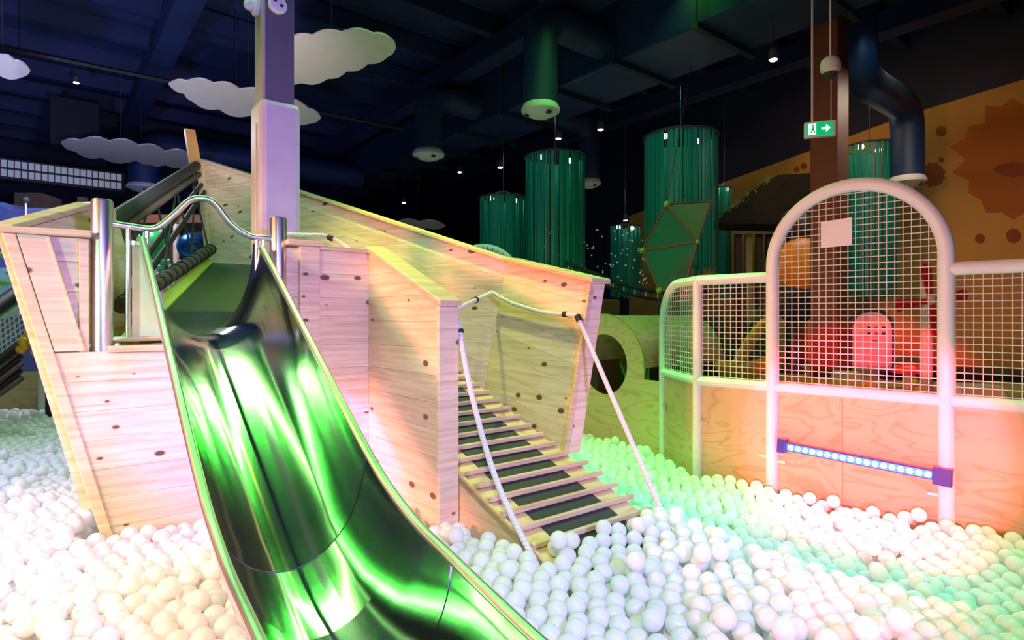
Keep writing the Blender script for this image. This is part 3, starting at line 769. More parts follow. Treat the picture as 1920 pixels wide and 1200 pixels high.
# plate with hole: stitch hole ring to the outline through bmesh
def holed_plate(outline, hc_k, hc_z, hr, thick, mat, parent, name):
    bm = bmesh.new()
    vo = [bm.verts.new(p) for p in outline]
    eo = [bm.edges.new((vo[i], vo[(i + 1) % len(vo)])) for i in range(len(vo))]
    vh = [bm.verts.new(tp(hc_k + hr * math.cos(2 * PI * i / 40), hc_z + hr * math.sin(2 * PI * i / 40))) for i in range(40)]
    eh = [bm.edges.new((vh[i], vh[(i + 1) % 40])) for i in range(40)]
    r = bmesh.ops.triangle_fill(bm, edges=eo + eh, use_beauty=True)
    fcs = [g for g in r['geom'] if isinstance(g, bmesh.types.BMFace)]
    ex = bmesh.ops.extrude_face_region(bm, geom=fcs)
    bmesh.ops.translate(bm, verts=[g for g in ex['geom'] if isinstance(g, bmesh.types.BMVert)], vec=TU * thick)
    bmesh.ops.recalc_face_normals(bm, faces=bm.faces)
    me = bpy.data.meshes.new(name); bm.to_mesh(me); bm.free()
    return link(name, me, mat, parent)
holed_plate(outer, .66, tzc + .005, hr_, .018, M_PLY2, tun, 'front_panel')
mb = MB(); na = 24
pr = [(.66 - tr * .985 * math.cos(PI * i / na), tzc + tr * .985 * math.sin(PI * i / na)) for i in range(na + 1)]
for i in range(na):
    (k0, z0), (k1, z1) = pr[i], pr[i + 1]
    mb.slab([tp(k0, z0) + TU * .02, tp(k1, z1) + TU * .02, tp(k1, z1) + TU * 1.25, tp(k0, z0) + TU * 1.25], Vector((TV * (.66 - k0) + Vector((0, 0, tzc - z0))).normalized() * .012))
mb.build('curved_shell', M_PLY2, tun, smooth=True)
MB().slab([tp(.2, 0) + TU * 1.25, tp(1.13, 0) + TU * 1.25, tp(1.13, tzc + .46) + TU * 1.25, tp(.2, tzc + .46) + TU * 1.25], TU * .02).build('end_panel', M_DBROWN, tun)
MB().tube([tp(.66 - (tr + .004) * math.cos(PI * i / na), tzc + (tr + .004) * math.sin(PI * i / na)) for i in range(na + 1)], .006, 6).build('edge_trim', M_LIME, tun)

# ================================================================ OVERHEAD: DUCT, BRANCHES, CLOUDS, TRACK
duct = empty('air_duct', hall(6.1, 8, 0) * 1.0); duct.location.z = EYE + 3.2; dl = duct.location
tag(duct, 'long rectangular blue air duct running under the dark ceiling', 'air duct')
def rel(mb, root):
    L_ = Vector(root.location); mb.v = [tuple(Vector(p) - L_) for p in mb.v]; return mb
rel(hall_box(MB(), 5.6, 6.62, -3, 8.9, 3.2, 4.15), duct).build('duct_section', M_DUCT, duct, bevel=.03)
rel(hall_box(MB(), 5.72, 6.55, 8.9, 17.9, 3.26, 4.0), duct).build('duct_section', M_DUCT, duct, bevel=.03)
for k in range(13):
    b = 1.4 + 1.15 * k
    s_ = rel(hall_box(MB(), 5.5, 6.72, b, b + .07, 3.13, 3.195), duct).build('strap', M_DUCTD, duct)
    for a in (5.53, 6.69):
        rel(MB().tube([hall(a, b + .035, 3.16), hall(a, b + .035, CEIL - .26)], .012, 6), duct).build('hanger_rod', M_DUCTD, s_)
def branch(a, b, zb, ztop, r, a_from, label, riser=False):
    root = empty('air_branch', hall(a, b, zb))
    tag(root, label, 'air vent', 'round blue air drops with white diffusers')
    sg = 1 if a_from > a else -1; R_ = r * 1.5
    pts = [hall(a, b, zb + .05), hall(a, b, lerp(zb, ztop, .5)), hall(a, b, ztop - R_)]
    pts += [hall(a + sg * R_ * (1 - math.cos(x)), b, ztop - R_ + R_ * math.sin(x)) for x in [PI / 2 * i / 8 for i in range(1, 9)]]
    if riser:
        pts += [hall(a_from + R_, b, ztop)] + [hall(a_from + R_ - R_ * math.sin(x), b, ztop + R_ - R_ * math.cos(x)) for x in [PI / 2 * i / 8 for i in range(1, 9)]]
        pts += [hall(a_from, b, CEIL - .02)]
    else: pts += [hall(a_from, b, ztop)]
    rel(MB().tube(pts, r, 20), root).build('round_duct', M_DUCT, root, smooth=True)
    dr = r * 1.12
    d_ = MB().lathe((0, 0, 0), [(dr * .35, -.10), (dr * .62, -.075), (dr, -.03), (dr * 1.02, 0.0), (dr * .9, .05), (r * .9, .07)], 24).build('diffuser', M_WHITE, root, smooth=True)
    for k in range(3):
        x = 2 * PI * k / 3 - 1.0
        MB().box((dr * .72 * math.cos(x), dr * .72 * math.sin(x), -.072), (.05, .05, .03), x).build('slot', M_DARKG, d_)
branch(4.55, 5.18, 2.44, 3.52, .20, 5.59, 'wide blue air drop with white diffuser, biggest beside the long duct')
branch(4.70, 8.01, 2.56, 3.50, .22, 5.59, 'blue air drop with white diffuser beside the brightly lit duct patch')
branch(7.97, 7.70, 2.52, 3.60, .20, 6.63, 'blue air drop with white diffuser above the tall teal string curtain')
branch(1.45, 12.85, 2.43, 3.25, .26, 5.71, 'purple-blue air drop with a long horizontal pipe behind the ship bow')
branch(9.19, 2.90, 1.86, 2.85, .20, 7.6, 'dark blue air drop in front of the yellow sun mural', True)
# clouds
def scallop(pts):
    cx = sum(p[0] for p in pts) / len(pts); cy = sum(p[1] for p in pts) / len(pts); out = []
    n = len(pts)
    for i in range(n):
        (x0, y0), (x1, y1) = pts[i], pts[(i + 1) % n]
        nx, ny = (y1 - y0), -(x1 - x0); l = math.hypot(nx, ny); nx /= l; ny /= l
        if (x0 + x1) / 2 * nx + (y0 + y1) / 2 * ny < cx * nx + cy * ny: nx, ny = -nx, -ny
        for j in range(7):
            f = j / 7; h = .13 * l * math.sin(PI * f)
            out.append((lerp(x0, x1, f) + nx * h, lerp(y0, y1, f) + ny * h))
    return out
CL = [([(500, 95), (540, 75), (585, 68), (640, 62), (700, 64), (733, 74), (742, 90), (728, 106), (690, 120), (650, 134), (615, 148), (565, 156), (520, 150)], 2.8, 'big pinkish white cloud panel hanging beside the grey column'),
      ([(316, 158), (350, 153), (400, 157), (450, 168), (520, 186), (580, 205), (602, 221), (580, 232), (530, 226), (470, 217), (410, 205), (360, 190), (345, 176)], 2.8, 'long thin cloud panel passing behind the padded column'),
      ([(114, 268), (150, 264), (205, 265), (260, 273), (310, 284), (357, 290), (357, 310), (310, 310), (255, 301), (190, 296), (140, 284)], 2.8, 'cloud panel hanging beside the horizontal blue pipe'),
      ([(-70, 95), (0, 104), (28, 114), (57, 133), (42, 145), (0, 143), (-70, 138)], 2.8, 'white cloud panel over the netted climbing frame'),
      ([(742, 417), (785, 416), (836, 424), (800, 428), (755, 427)], 1.9, 'small far cloud panel low above the ship side')]
for pts, dz, lab in CL:
    w = [at_height(x, y, dz) for x, y in scallop(pts)]
    c = sum(w, Vector()) / len(w)
    root = empty('cloud_panel', c); tag(root, lab, 'cloud decoration', 'cloud panels under the ceiling')
    MB().slab([p - c for p in w], (0, 0, .02)).build('cloud_board', M_CLOUD, root)
    for f in (.2, .7):
        p = w[int(len(w) * f)].lerp(c, .4) - c
        MB().tube([p + Vector((0, 0, .04)), p + Vector((0, 0, CEIL - dz))], .004, 5).build('hanging_wire', M_DARKG, root)
# lighting track and its spot head
t0, t1 = at_height(-160, 55, 3.1), at_height(760, 243, 3.1)
tdir = (t1 - t0).normalized()
trk = empty('lighting_track', t0); tag(trk, 'thin black lighting track with one spot head under the navy ceiling', 'track light')
MB().tube([Vector((0, 0, 0)), t1 - t0], .028, 4).build('rail', M_TRACK, trk)
hp_ = at_height(400, 170, 3.1) - t0
MB().box(hp_ + Vector((0, 0, -.06)), (.05, .05, .1)).build('bracket', M_TRACK, trk)
mb = MB(); mb.tube([hp_ + Vector((-.02, 0, -.10)), hp_ + Vector((-.08, .02, -.26))], .075, 12); mb.build('spot_head', M_TRACK, trk, smooth=True)
for f in (.15, .55, .9):
    MB().tube([(t1 - t0) * f, (t1 - t0) * f + Vector((0, 0, CEIL - 3.1))], .005, 5).build('hanging_wire', M_TRACK, trk)
# small downlights
for i, (px, py, d, lab) in enumerate(((1450, 112, 6.2, 'small bright downlight beside the blue duct'), (1047, 260, 9.0, 'small round downlight above the tall teal curtain'), (938, 314, 9.8, 'small round downlight beside the far end of the duct'),
        (1126, 243, 8.5, 'dim downlight next to the duct drop'), (862, 323, 11.5, 'faint downlight under the far duct end'), (757, 380, 12.5, 'small downlight above the ship side'), (143, 155, 9.5, 'small white lamp under the navy purlins'),
        (1173, 413, 11.5, 'tiny downlight in the dark forest zone'))):
    root = empty('downlight', ray(px, py, d)); tag(root, lab, 'lamp', 'small ceiling downlights')
    MB().lathe((0, 0, 0), [(.045, .0), (.05, .01), (.05, .10), (.03, .12)], 14).build('can', M_DARKG, root, smooth=True)
    MB().lathe((0, 0, 0), [(.0001, -.018), (.03, -.012), (.042, -.001)], 14).build('lens', M_DOT, root, smooth=True)
    h = EYE + CEIL - ray(px, py, d).z
    MB().tube([(0, 0, .11), (0, 0, h)], .006, 5).build('stem', M_DARKG, root)

# ================================================================ FAR ZONE: BROWN COLUMN, SIGN, SPEAKER
bc = ray(1555, 595, 6.5); bc.z = 0
bcol = hall_box(MB(), -.145, .145, -.145, .145, -EYE, CEIL).build('brown_column', M_BROWN, bevel=.01)
bcol.location = (bc.x, bc.y, 0); tag(bcol, 'tall brown painted steel column behind the netted arch', 'column')
es = ray(1537, 243, 5.2)
sign = empty('exit_sign', es, 0.72 - PI / 9 * 3)
tag(sign, 'green running man exit sign with white arrow hanging by the brown column', 'sign')
MB().box((0, 0, 0), (.25, .05, .14)).build('sign_case', M_WHITE, sign, bevel=.008)
MB().box((-.01, -.027, 0), (.215, .006, .115)).build('sign_face', M_SIGN, sign)
mb = MB(); mb.box((-.065, -.032, 0), (.062, .004, .095)); mb.build('door_symbol', M_SIGNW, sign)
mb = MB(); mb.ball((-.058, -.034, .03), .009, 8, 6, (1, .3, 1)); mb.slab([(-.065, -.0355, .018), (-.05, -.0355, .018), (-.05, -.0355, -.008), (-.04, -.0355, -.035), (-.048, -.0355, -.038), (-.058, -.0355, -.012), (-.072, -.0355, -.036), (-.08, -.0355, -.03), (-.066, -.0355, -.005)], (0, .002, 0))
mb.slab([(-.066, -.0355, .012), (-.082, -.0355, -.004), (-.078, -.0355, -.009), (-.062, -.0355, .004)], (0, .002, 0)); mb.build('running_figure', M_SIGN, sign)
mb = MB(); mb.slab([(.01, -.031, .01), (.045, -.031, .01), (.045, -.031, .034), (.08, -.031, 0), (.045, -.031, -.034), (.045, -.031, -.01), (.01, -.031, -.01)], (0, -.003, 0)); mb.build('arrow', M_SIGNW, sign)
MB().tube([(-.06, 0, .07), (-.06, 0, EYE + CEIL - es.z)], .009, 6).build('conduit', M_WHITE, sign)
MB().tube([(.09, 0, .07), (.09, 0, .43)], .003, 5).build('cable', M_WHITE, sign)
sp = ray(1557, 126, 5.0)
spk = empty('pendant_speaker', sp); tag(spk, 'white round pendant speaker hanging in front of the brown column', 'speaker')
MB().lathe((0, 0, 0), [(.05, -.055), (.076, -.03), (.08, .02), (.07, .06), (.04, .085), (.0001, .095)], 20).build('shell', M_WHITE, spk, smooth=True)
MB().lathe((0, 0, 0), [(.0001, -.095), (.035, -.085), (.06, -.058), (.055, -.045)], 20).build('grille', M_DARKG, spk, smooth=True)
MB().tube([(0, 0, .09), (0, 0, EYE + CEIL - sp.z)], .008, 6).build('stem', M_WHITE, spk)
# string curtains
def curtain(px, py_top, py_bot, wpx, d, label, n=110, light=0):
    c = ray(px, py_top, d); r = wpx / 2 / FPX * d; h = (py_bot - py_top) / FPX * d
    root = empty('string_curtain', c); tag(root, label, 'string curtain', 'cylindrical teal string curtains')
    rng = random.Random(px)
    MB().tube([(r * math.cos(2 * PI * k / 30), r * math.sin(2 * PI * k / 30), 0) for k in range(30)], .014, 6, closed=True).build('ring', M_DARKG, root, smooth=True)
    mb = MB()
    for k in range(n):
        a = 2 * PI * k / n + rng.uniform(-.06, .06); rr = r * rng.uniform(.9, 1.0); w = rng.uniform(.005, .024)
        p = Vector((rr * math.cos(a), rr * math.sin(a), 0)); tg = Vector((-math.sin(a), math.cos(a), 0)) * w; hh = h * rng.uniform(.93, 1.0)
        mb.slab([p - tg, p + tg, p + tg * .9 + Vector((0, 0, -hh)), p - tg * .9 + Vector((0, 0, -hh))], Vector((math.cos(a), math.sin(a), 0)) * .004)
    o = mb.build('strings', M_TEAL, root); o['kind'] = 'stuff'
    MB().tube([(0, 0, 0), (0, 0, EYE + CEIL - c.z)], .006, 5).build('wire', M_DARKG, root)
    for k in range(3):
        a = 2 * PI * k / 3; MB().tube([(0, 0, .12), (r * math.cos(a), r * math.sin(a), 0)], .004, 5).build('spoke', M_DARKG, root)
    for a in (.4, 3.6):
        lo = Vector((r * .55 * math.cos(a), r * .55 * math.sin(a), -.02))
        MB().lathe(lo, [(.0001, -.03), (.035, -.025), (.04, 0), (.03, .03)], 10).build('lamp', M_DOT, root, smooth=True)
    if light:
        spot('curtain_lamp', c + Vector((0, 0, .7)), c + Vector((0, 0, -h)), (.55, 1.0, .85), light, 75, .6, .1)
        spot('curtain_front_lamp', c + Vector((-1.2, -2.2, 1.0)), c + Vector((0, 0, -h * .5)), (.5, 1.0, .85), light, 50, .7, .1)
curtain(1041, 296, 520, 112, 8.6, 'tallest teal string curtain, standing between two others', light=26)
curtain(944, 372, 520, 88, 9.2, 'teal string curtain rising just above the ship side', light=18)
curtain(1276, 258, 515, 136, 8.0, 'wide teal string curtain behind the green kite climber', 130, light=28)
curtain(1630, 276, 560, 92, 8.4, 'teal string curtain half hidden behind the netted arch', 60, light=9)
curtain(1358, 352, 560, 26, 10.5, 'narrow teal string curtain beside the wide one', 24, light=10)
curtain(1172, 425, 560, 56, 11.0, 'faint teal string curtain in the dark forest zone', 40, light=10)

# kite-like mesh climber
K = {'A': ray(1250, 383, 6.9), 'B': ray(1333, 378, 7.4), 'C': ray(1308, 453, 6.6), 'D': ray(1204, 470, 7.1), 'E': ray(1236, 545, 6.8), 'F': ray(1283, 540, 6.7)}
kc = K['E'].copy(); kite = empty('kite_climber', kc)
tag(kite, 'faceted green mesh climber with brown poles and lime ball joints', 'climbing toy')
for nm, m_ in (('ABC', M_KITE2), ('ACD', M_KITE), ('DCE', M_KITE), ('CFE', M_KITE)):
    pts = [K[x] - kc for x in nm]
    MB().slab(pts, (.004, .012, 0)).build('mesh_panel', m_, kite)
for e in ('AB', 'BC', 'CA', 'AD', 'DC', 'DE', 'CF', 'EF'):
    MB().tube([K[e[0]] - kc, K[e[1]] - kc], .013, 7).build('pole', M_POLE, kite, smooth=True)
for j in 'ADECF':
    MB().ball(K[j] - kc, .04 if j in 'ADE' else .025, 12, 8).build('ball_joint', M_LIME, kite, smooth=True)
MB().tube([K['A'] - kc, ray(1300, 100, 7.5) - kc], .005, 5).build('hanging_wire', M_DARKG, kite)
MB().tube([K['E'] - kc, Vector((0, 0, -kc.z))], .012, 6).build('tether_pole', M_DARKG, kite)
spot('kite_lamp', kc + Vector((-1.0, -2.0, 2.4)), kc + Vector((0, 0, .5)), (.6, 1.0, .7), 12, 40, .6)
# rope bridge
rb = ray(1090, 500, 7.6); br = empty('rope_bridge', rb); tag(br, 'sagging black rope bridge in front of the dark forest', 'rope bridge')
up = catmull([ray(1060, 492, 7.6) - rb, ray(1120, 515, 7.6) - rb, ray(1180, 537, 7.6) - rb, ray(1245, 548, 7.6) - rb, ray(1330, 546, 7.6) - rb], 6)
lo = [p + Vector((0, 0, -.10)) for p in up]
MB().tube(up, .025, 8).build('top_rope', M_BNET, br, smooth=True); MB().tube(lo, .02, 8).build('bottom_rope', M_BNET, br, smooth=True)
for k in range(0, len(up), 1): MB().tube([up[k], lo[k]], .008, 5).build('rung', M_NET if k % 2 else M_BNET, br)
# forest floor things: leaves, stump, hut, hedge
def leaf_plant(px, py, d, h, n, seed, label, mat):
    b = ray(px, py, d); root = empty('leafy_plant', (b.x, b.y, 0)); tag(root, label, 'plant', 'broad-leaved plants by the tunnel')
    rng = random.Random(seed)
    for k in range(n):
        a = rng.uniform(0, 2 * PI); ln = h * rng.uniform(.7, 1.05); lean = rng.uniform(.05, .35); w = rng.uniform(.05, .10)
        pts = []
        for i in range(7):
            f = i / 6; cx = Vector((math.cos(a) * lean * f * f * ln, math.sin(a) * lean * f * f * ln, ln * f * (1 - .12 * f)))
            pts.append((cx, w * math.sin(PI * min(.97, .08 + .9 * f))))
        tg = Vector((-math.sin(a), math.cos(a), 0)); mb = MB()
        poly = [c + tg * w_ for c, w_ in pts] + [c - tg * w_ for c, w_ in reversed(pts)]
        nn = len(pts)
        for i in range(nn - 1):
            mb.slab([poly[i], poly[i + 1], poly[2 * nn - 2 - i], poly[2 * nn - 1 - i]], Vector((math.cos(a), math.sin(a), .2)) * .006)
        mb.build('leaf', mat, root)
leaf_plant(1192, 590, 6.9, 1.62, 7, 1, 'broad yellow-green leaves rising behind the tunnel shell', M_LIME)
leaf_plant(1222, 590, 7.3, 1.55, 9, 2, 'dark green leaves rising beside the kite climber', M_GREEN)
leaf_plant(1160, 590, 7.4, 1.50, 8, 3, 'dark narrow leaves between the stump and the bright leaves', M_GREEN)
leaf_plant(1370, 590, 8.2, 1.9, 10, 4, 'tall dim foliage behind the left netting bay', M_GREEN)
leaf_plant(1420, 590, 8.6, 1.8, 10, 5, 'dim olive foliage beside the orange seat', M_GREEN)
sb = ray(1132, 590, 6.6); stump = empty('tree_stump', (sb.x, sb.y, 0)); tag(stump, 'cut wooden stump block behind the ship end post', 'stump')
MB().box((0, 0, (EYE + .2) / 2), (.30, .22, EYE + .2), .4).build('block', M_BROWN, stump, bevel=.02)
for k in range(4): MB().box((-.08 + .06 * k, -.14 + .025 * k, EYE + .02), (.012, .02, .26), .4).build('bark_groove', M_DBROWN, stump)
hut_b = ray(1455, 595, 9.2); hut = empty('tree_hut', (hut_b.x, hut_b.y, 0)); tag(hut, 'dark leafy tree hut silhouette below the mural', 'hut')
rp = [ray(x, y, 9.2) - Vector((hut_b.x, hut_b.y, 0)) for x, y in ((1335, 425), (1372, 392), (1400, 372), (1440, 338), (1530, 333), (1545, 380), (1552, 430))]
MB().slab([Vector((p.x, -.35, p.z)) for p in rp], (0, .7, 0)).build('roof', plain('dark_thatch', (.010, .010, .007), .9, 0, .4), hut)
rng = random.Random(9); mb = MB()
for k in range(150):
    i = rng.randrange(len(rp) - 1); f = rng.random(); p = lerp(rp[i], rp[i + 1], f); l = rng.uniform(.06, .16); a_ = rng.uniform(-.9, .9)
    o_ = Vector((p.x, rng.uniform(-.36, .34), p.z - .03)); d_ = Vector((math.sin(a_), rng.uniform(-.3, .3), math.cos(a_) * rng.choice((1, .3)))) * l
    q_ = Vector((.02, .0, .01)); mb.slab([o_ - q_, o_ + d_, o_ + q_], (0, .006, 0))
mb.build('roof_fringe', M_GREEN, hut)['kind'] = 'stuff'
for k in range(9):
    x = lerp(rp[1].x + .1, rp[-1].x - .1, k / 8)
    MB().box((x, 0, (EYE + 1.3) / 2), (.10, .06, EYE + 1.3)).build('slat', (M_DBROWN, M_FLOORT)[k % 3 == 1], hut)
far_w = hall_box(MB(), -2.2, 2.2, -.05, .05, -EYE, .9).build('hedge_screen', plain('forest_screen', (.02, .028, .008), .8, 0, .6, 9), None)
fw = hall(7.4, 11.2, 0); far_w.location = (fw.x, fw.y, 0); tag(far_w, 'dark mottled forest backdrop behind the rope bridge', 'backdrop')
# sparkle beads hung in the forest zone
rng = random.Random(5)
fl = empty('fairy_light_net', ray(1160, 470, 9.0)); tag(fl, 'loose net of tiny pale beads in the dark forest zone', 'fairy lights')
mb = MB()
for k in range(110):
    p = ray(rng.uniform(990, 1215), rng.uniform(430, 535), 9.0 + rng.uniform(-.5, .5)) - fl.location
    mb.ball(p, .012, 6, 4)
o = mb.build('beads', emit('bead_glow', (.8, .85, .7), .18), fl); o['kind'] = 'stuff'
mb = MB()
for k in range(8): mb.tube([ray(1000 + 28 * k, 425, 9.0) - fl.location, ray(1000 + 28 * k, 540, 9.0) - fl.location], .003, 4)
mb.build('threads', M_BNET, fl)['kind'] = 'stuff'
# white arch tube of a far gate beyond the ship side
ga = ray(905, 470, 6.6); gate = empty('far_gate_arch', (ga.x, ga.y, 0)); tag(gate, 'white curved tube arch peeking over the ship side', 'gate')
pts = [(-.40, 0, 0), (-.40, 0, EYE + .4)] + [(-.40 * math.cos(a), .1 * math.sin(a), EYE + .4 + .40 * math.sin(a)) for a in [PI * i / 16 for i in range(1, 16)]] + [(.40, 0, EYE + .4), (.40, 0, 0)]
MB().tube(pts, .04, 10).build('arch_tube', M_WHITE, gate, smooth=True)
mb = MB()
for k in range(1, 14):
    x = -.40 + .8 * k / 14; mb.tube([(x, 0, EYE), (x, 0, EYE + .4 + math.sqrt(max(0, .16 - x * x)))], .004, 4)
for k in range(10): mb.tube([(-.38, 0, EYE + .05 * k), (.38, 0, EYE + .05 * k)], .004, 4)
mb.build('net', M_BNET, gate)['kind'] = 'stuff'

# ================================================================ TODDLER CORNER BEHIND THE FENCE
TZ = EYE - .72
def base(px, d): 
    b = ray(px, 595, d); return Vector((b.x, b.y, TZ))
# orange bucket seat
oc = base(1395, 5.3); seat = empty('bucket_seat', oc, -.5); tag(seat, 'orange plastic bucket seat with a looped back behind the netting', 'seat')
mb = MB(); prof = []
for i in range(9):
    f = i / 8; prof.append((.03 + .20 * math.sin(f * PI / 2), .14 + .17 * f * f))
vs = []; fs = []; n = 24
for r, z in prof: vs += [(r * 1.12 * math.cos(2 * PI * k / n), r * math.sin(2 * PI * k / n), z + (.07 * max(0, math.cos(2 * PI * k / n)) * (r / .23))) for k in range(n)]
for i in range(len(prof) - 1):
    for k in range(n): fs.append((i * n + k, i * n + (k + 1) % n, (i + 1) * n + (k + 1) % n, (i + 1) * n + k))
mb.add(vs, fs); o = mb.build('bowl', M_ORANGE, seat, smooth=True); sd = o.modifiers.new('wall', 'SOLIDIFY'); sd.thickness = .02
MB().tube(catmull([(-.05, -.2, .30), (.06, -.19, .52), (.16, -.14, .66), (.21, 0, .69), (.16, .14, .66), (.06, .19, .52), (-.05, .2, .30)], 6), .035, 10).build('back_loop', M_ORANGE, seat, smooth=True)
MB().lathe((0, 0, 0), [(.18, 0), (.17, .02), (.04, .05), (.04, .15)], 18).build('pedestal', M_PINKW, seat, smooth=True)
# black and orange totem
tc_ = base(1494, 7.6); tot = empty('bug_totem', tc_, .1); tag(tot, 'rounded black and orange striped totem half hidden by the brown column', 'play figure')
for dx, z, rx, rz_, m_, y in ((0, 1.83, .30, .30, M_BLACK, .0), (.04, 1.40, .36, .36, M_ORANGE, -.07), (-.02, .92, .30, .28, M_BLACK, -.03)):
    mb = MB(); mb.ball((dx, y, z), 1.0, 24, 14, (rx, .12, rz_)); mb.build('body_disc', m_, tot, smooth=True)
MB().lathe((-.05, 0, 0), [(.16, 0), (.15, .06), (.05, .10), (.04, .75)], 16).build('stand', M_DARKG, tot, smooth=True)
for dx in (.22, .50): MB().ball((dx, -.05, 2.17), .055, 12, 8).build('eye', M_CREAM, tot, smooth=True)
MB().tube(catmull([(.05, 0, 2.05), (.12, -.02, 2.15), (.22, -.03, 2.16), (.50, -.03, 2.16)], 5), .012, 6).build('feeler', M_ORANGE, tot, smooth=True)
# arched board with little marks
ab = base(1636, 7.0); board = empty('arched_board', ab, -.15); tag(board, 'pale arched board with dark rim and small coloured marks', 'board')
def archpoly(w, h, y): return [(-w, y, 0), (w, y, 0), (w, y, h - w)] + [(w * math.cos(a), y, h - w + w * math.sin(a)) for a in [PI * i / 16 for i in range(1, 16)]] + [(-w, y, h - w)]
MB().slab(archpoly(.26, .84, .03), (0, .05, 0)).build('rim', M_DARKG, board)
MB().slab(archpoly(.215, .785, 0), (0, .028, 0)).build('face', M_CREAM, board)
rng = random.Random(2)
for k in range(8):
    MB().box((-.12 + .08 * (k % 4), -.003, .60 - .075 * (k // 4)), (.035, .004, .03)).build('mark', (M_ORANGE, M_BLUEH, M_RED, M_DARKG)[k % 4], board)
MB().box((.03, -.003, .44), (.06, .004, .02)).build('mark', M_INK, board)
# windmill pole
wp = base(1738, 5.2); wm = empty('windmill_pole', wp); tag(wm, 'pale pink pole with red windmill arms behind the arch post', 'toy windmill')
MB().lathe((0, 0, 0), [(.10, 0), (.09, .03), (.045, .04), (.045, 1.08), (.03, 1.10), (.0001, 1.105)], 16).build('pole', M_PINKW, wm, smooth=True)
for a in (.15, 1.75, 3.3, 4.9):
    d = Vector((math.cos(a), 0, math.sin(a))); q = Vector((-math.sin(a), 0, math.cos(a)))
    c = Vector((.0, -.06, .87))
    MB().slab([c + d * .04 - q * .02, c + d * .30 - q * .055, c + d * .33, c + d * .30 + q * .055, c + d * .04 + q * .02], (0, .02, 0)).build('arm', M_RED, wm)
MB().ball((0, -.05, .87), .045, 12, 8).build('hub', M_PINKW, wm, smooth=True)
# toadstool, yellow toy, soft blocks, bench
ms = base(1705, 5.9); tm = empty('toadstool_seat', ms); tag(tm, 'small red toadstool seat beside the windmill pole', 'seat')
MB().lathe((0, 0, 0), [(.06, 0), (.05, .12), (.05, .17)], 14).build('stalk', M_CREAM, tm, smooth=True)
MB().lathe((0, 0, 0), [(.16, .16), (.15, .19), (.09, .24), (.0001, .26)], 18).build('cap', M_RED, tm, smooth=True)
for k in range(5): MB().ball((.1 * math.cos(1.3 * k), .1 * math.sin(1.3 * k), .225), .02, 8, 6, (1, 1, .5)).build('spot', M_YELLOW, tm, smooth=True)
yd = base(1728, 5.5); duck = empty('yellow_toy', yd); tag(duck, 'little yellow toy on the floor by the windmill pole', 'toy')
MB().ball((0, 0, .05), .05, 12, 8, (1.3, 1, 1)).build('body', M_YELLOW, duck, smooth=True); MB().ball((-.06, 0, .11), .032, 10, 8).build('head', M_YELLOW, duck, smooth=True)
for px, d, lab in ((1586, 6.1, 'pale soft play block in front of the arched board'), (1835, 4.9, 'pale soft play block behind the right netting bay')):
    bb = base(px, d); w = .16 if px < 1700 else .2
    mb = MB(); mb.add([(-w, -.12, 0), (w, -.12, 0), (w, .12, 0), (-w, .12, 0), (-w * .75, -.08, .16), (w * .75, -.08, .16), (w * .75, .08, .16), (-w * .75, .08, .16)], [(3,2,1,0),(4,5,6,7),(0,1,5,4),(1,2,6,5),(2,3,7,6),(3,0,4,7)])
    o = mb.build('soft_block', M_CREAM, None, bevel=.02); o.location = bb; o.rotation_euler = (0, 0, -.4); tag(o, lab, 'soft block', 'pale soft play blocks')
kb = base(1700, 7.2); mat_ = MB().box((0, 0, .05), (1.6, .9, .10), -.3).build('floor_cushion', M_BLACK, None, bevel=.02); mat_.location = kb + Vector((.35, -.25, 0)); tag(mat_, 'dark floor cushion lying under the arched board and toadstool', 'cushion')
ob = base(1520, 6.6); mat2 = MB().box((0, 0, .03), (.9, .5, .06), -.4).build('play_mat', M_ORANGE, None, bevel=.015); mat2.location = ob + Vector((-.1, -.55, 0)); tag(mat2, 'flat orange mat on the floor beside the column foot', 'mat')

# ================================================================ LEFT BACKGROUND
# blue vinyl hill with wire mast
bh = ray(60, 595, 8.2); hill = empty('blue_hill', (bh.x, bh.y, 0)); tag(hill, 'blue vinyl play hill behind the ship stern corner', 'play hill')
pts = [ray(x, y, 8.2) - Vector((bh.x, bh.y, 0)) for x, y in ((-300, 330), (0, 378), (22, 388), (172, 390), (176, 470), (176, 600))]
pts = [Vector((p.x, 0, p.z)) for p in pts] + [Vector((.86, 0, 0)), Vector((-2.6, 0, 0))]
MB().slab(pts, (0, 1.6, 0)).build('hill_body', M_BLUEP, hill, bevel=.05)
MB().tube([(-.07, -.02, EYE + 1.0), (-.07, -.02, EYE + 1.62)], .012, 6).build('mast', M_WHITE, hill); MB().ball((-.07, -.02, EYE + 1.64), .05, 10, 8).build('mast_lamp', M_DARKG, hill, smooth=True)
# beige partition beyond
bp_ = ray(95, 376, 11.5); part = empty('beige_partition', (bp_.x, bp_.y, 0)); tag(part, 'beige wall panel with a step cut out beyond the blue hill', 'partition')
q = [ray(x, y, 11.5) - Vector((bp_.x, bp_.y, 0)) for x, y in ((27, 361), (75, 361), (107, 372), (107, 384), (145, 384), (145, 369), (157, 369), (157, 400), (27, 400))]
q = [Vector((p.x, 0, p.z)) for p in q]; q[-2].z = 0; q[-1].z = 0
MB().slab(q, (0, .12, 0)).build('panel', plain('beige_board', (.50, .40, .26), .7), part)
# translucent lattice rooflight strip on the back wall
lat = empty('lattice_window', ray(110, 328, 13.2)); lat.rotation_euler = (0, 0, ANG); tag(lat, 'pale glowing lattice strip window high on the far wall', 'window')
for i in range(20):
    for j in range(2):
        MB().box((-1.05 + i * .115, 0, .11 - j * .20 + .0), (.092, .02, .15)).build('pane', M_PANEL, lat)
MB().box((0.04, .025, 0), (2.45, .02, .46)).build('backing', M_DARKG, lat)
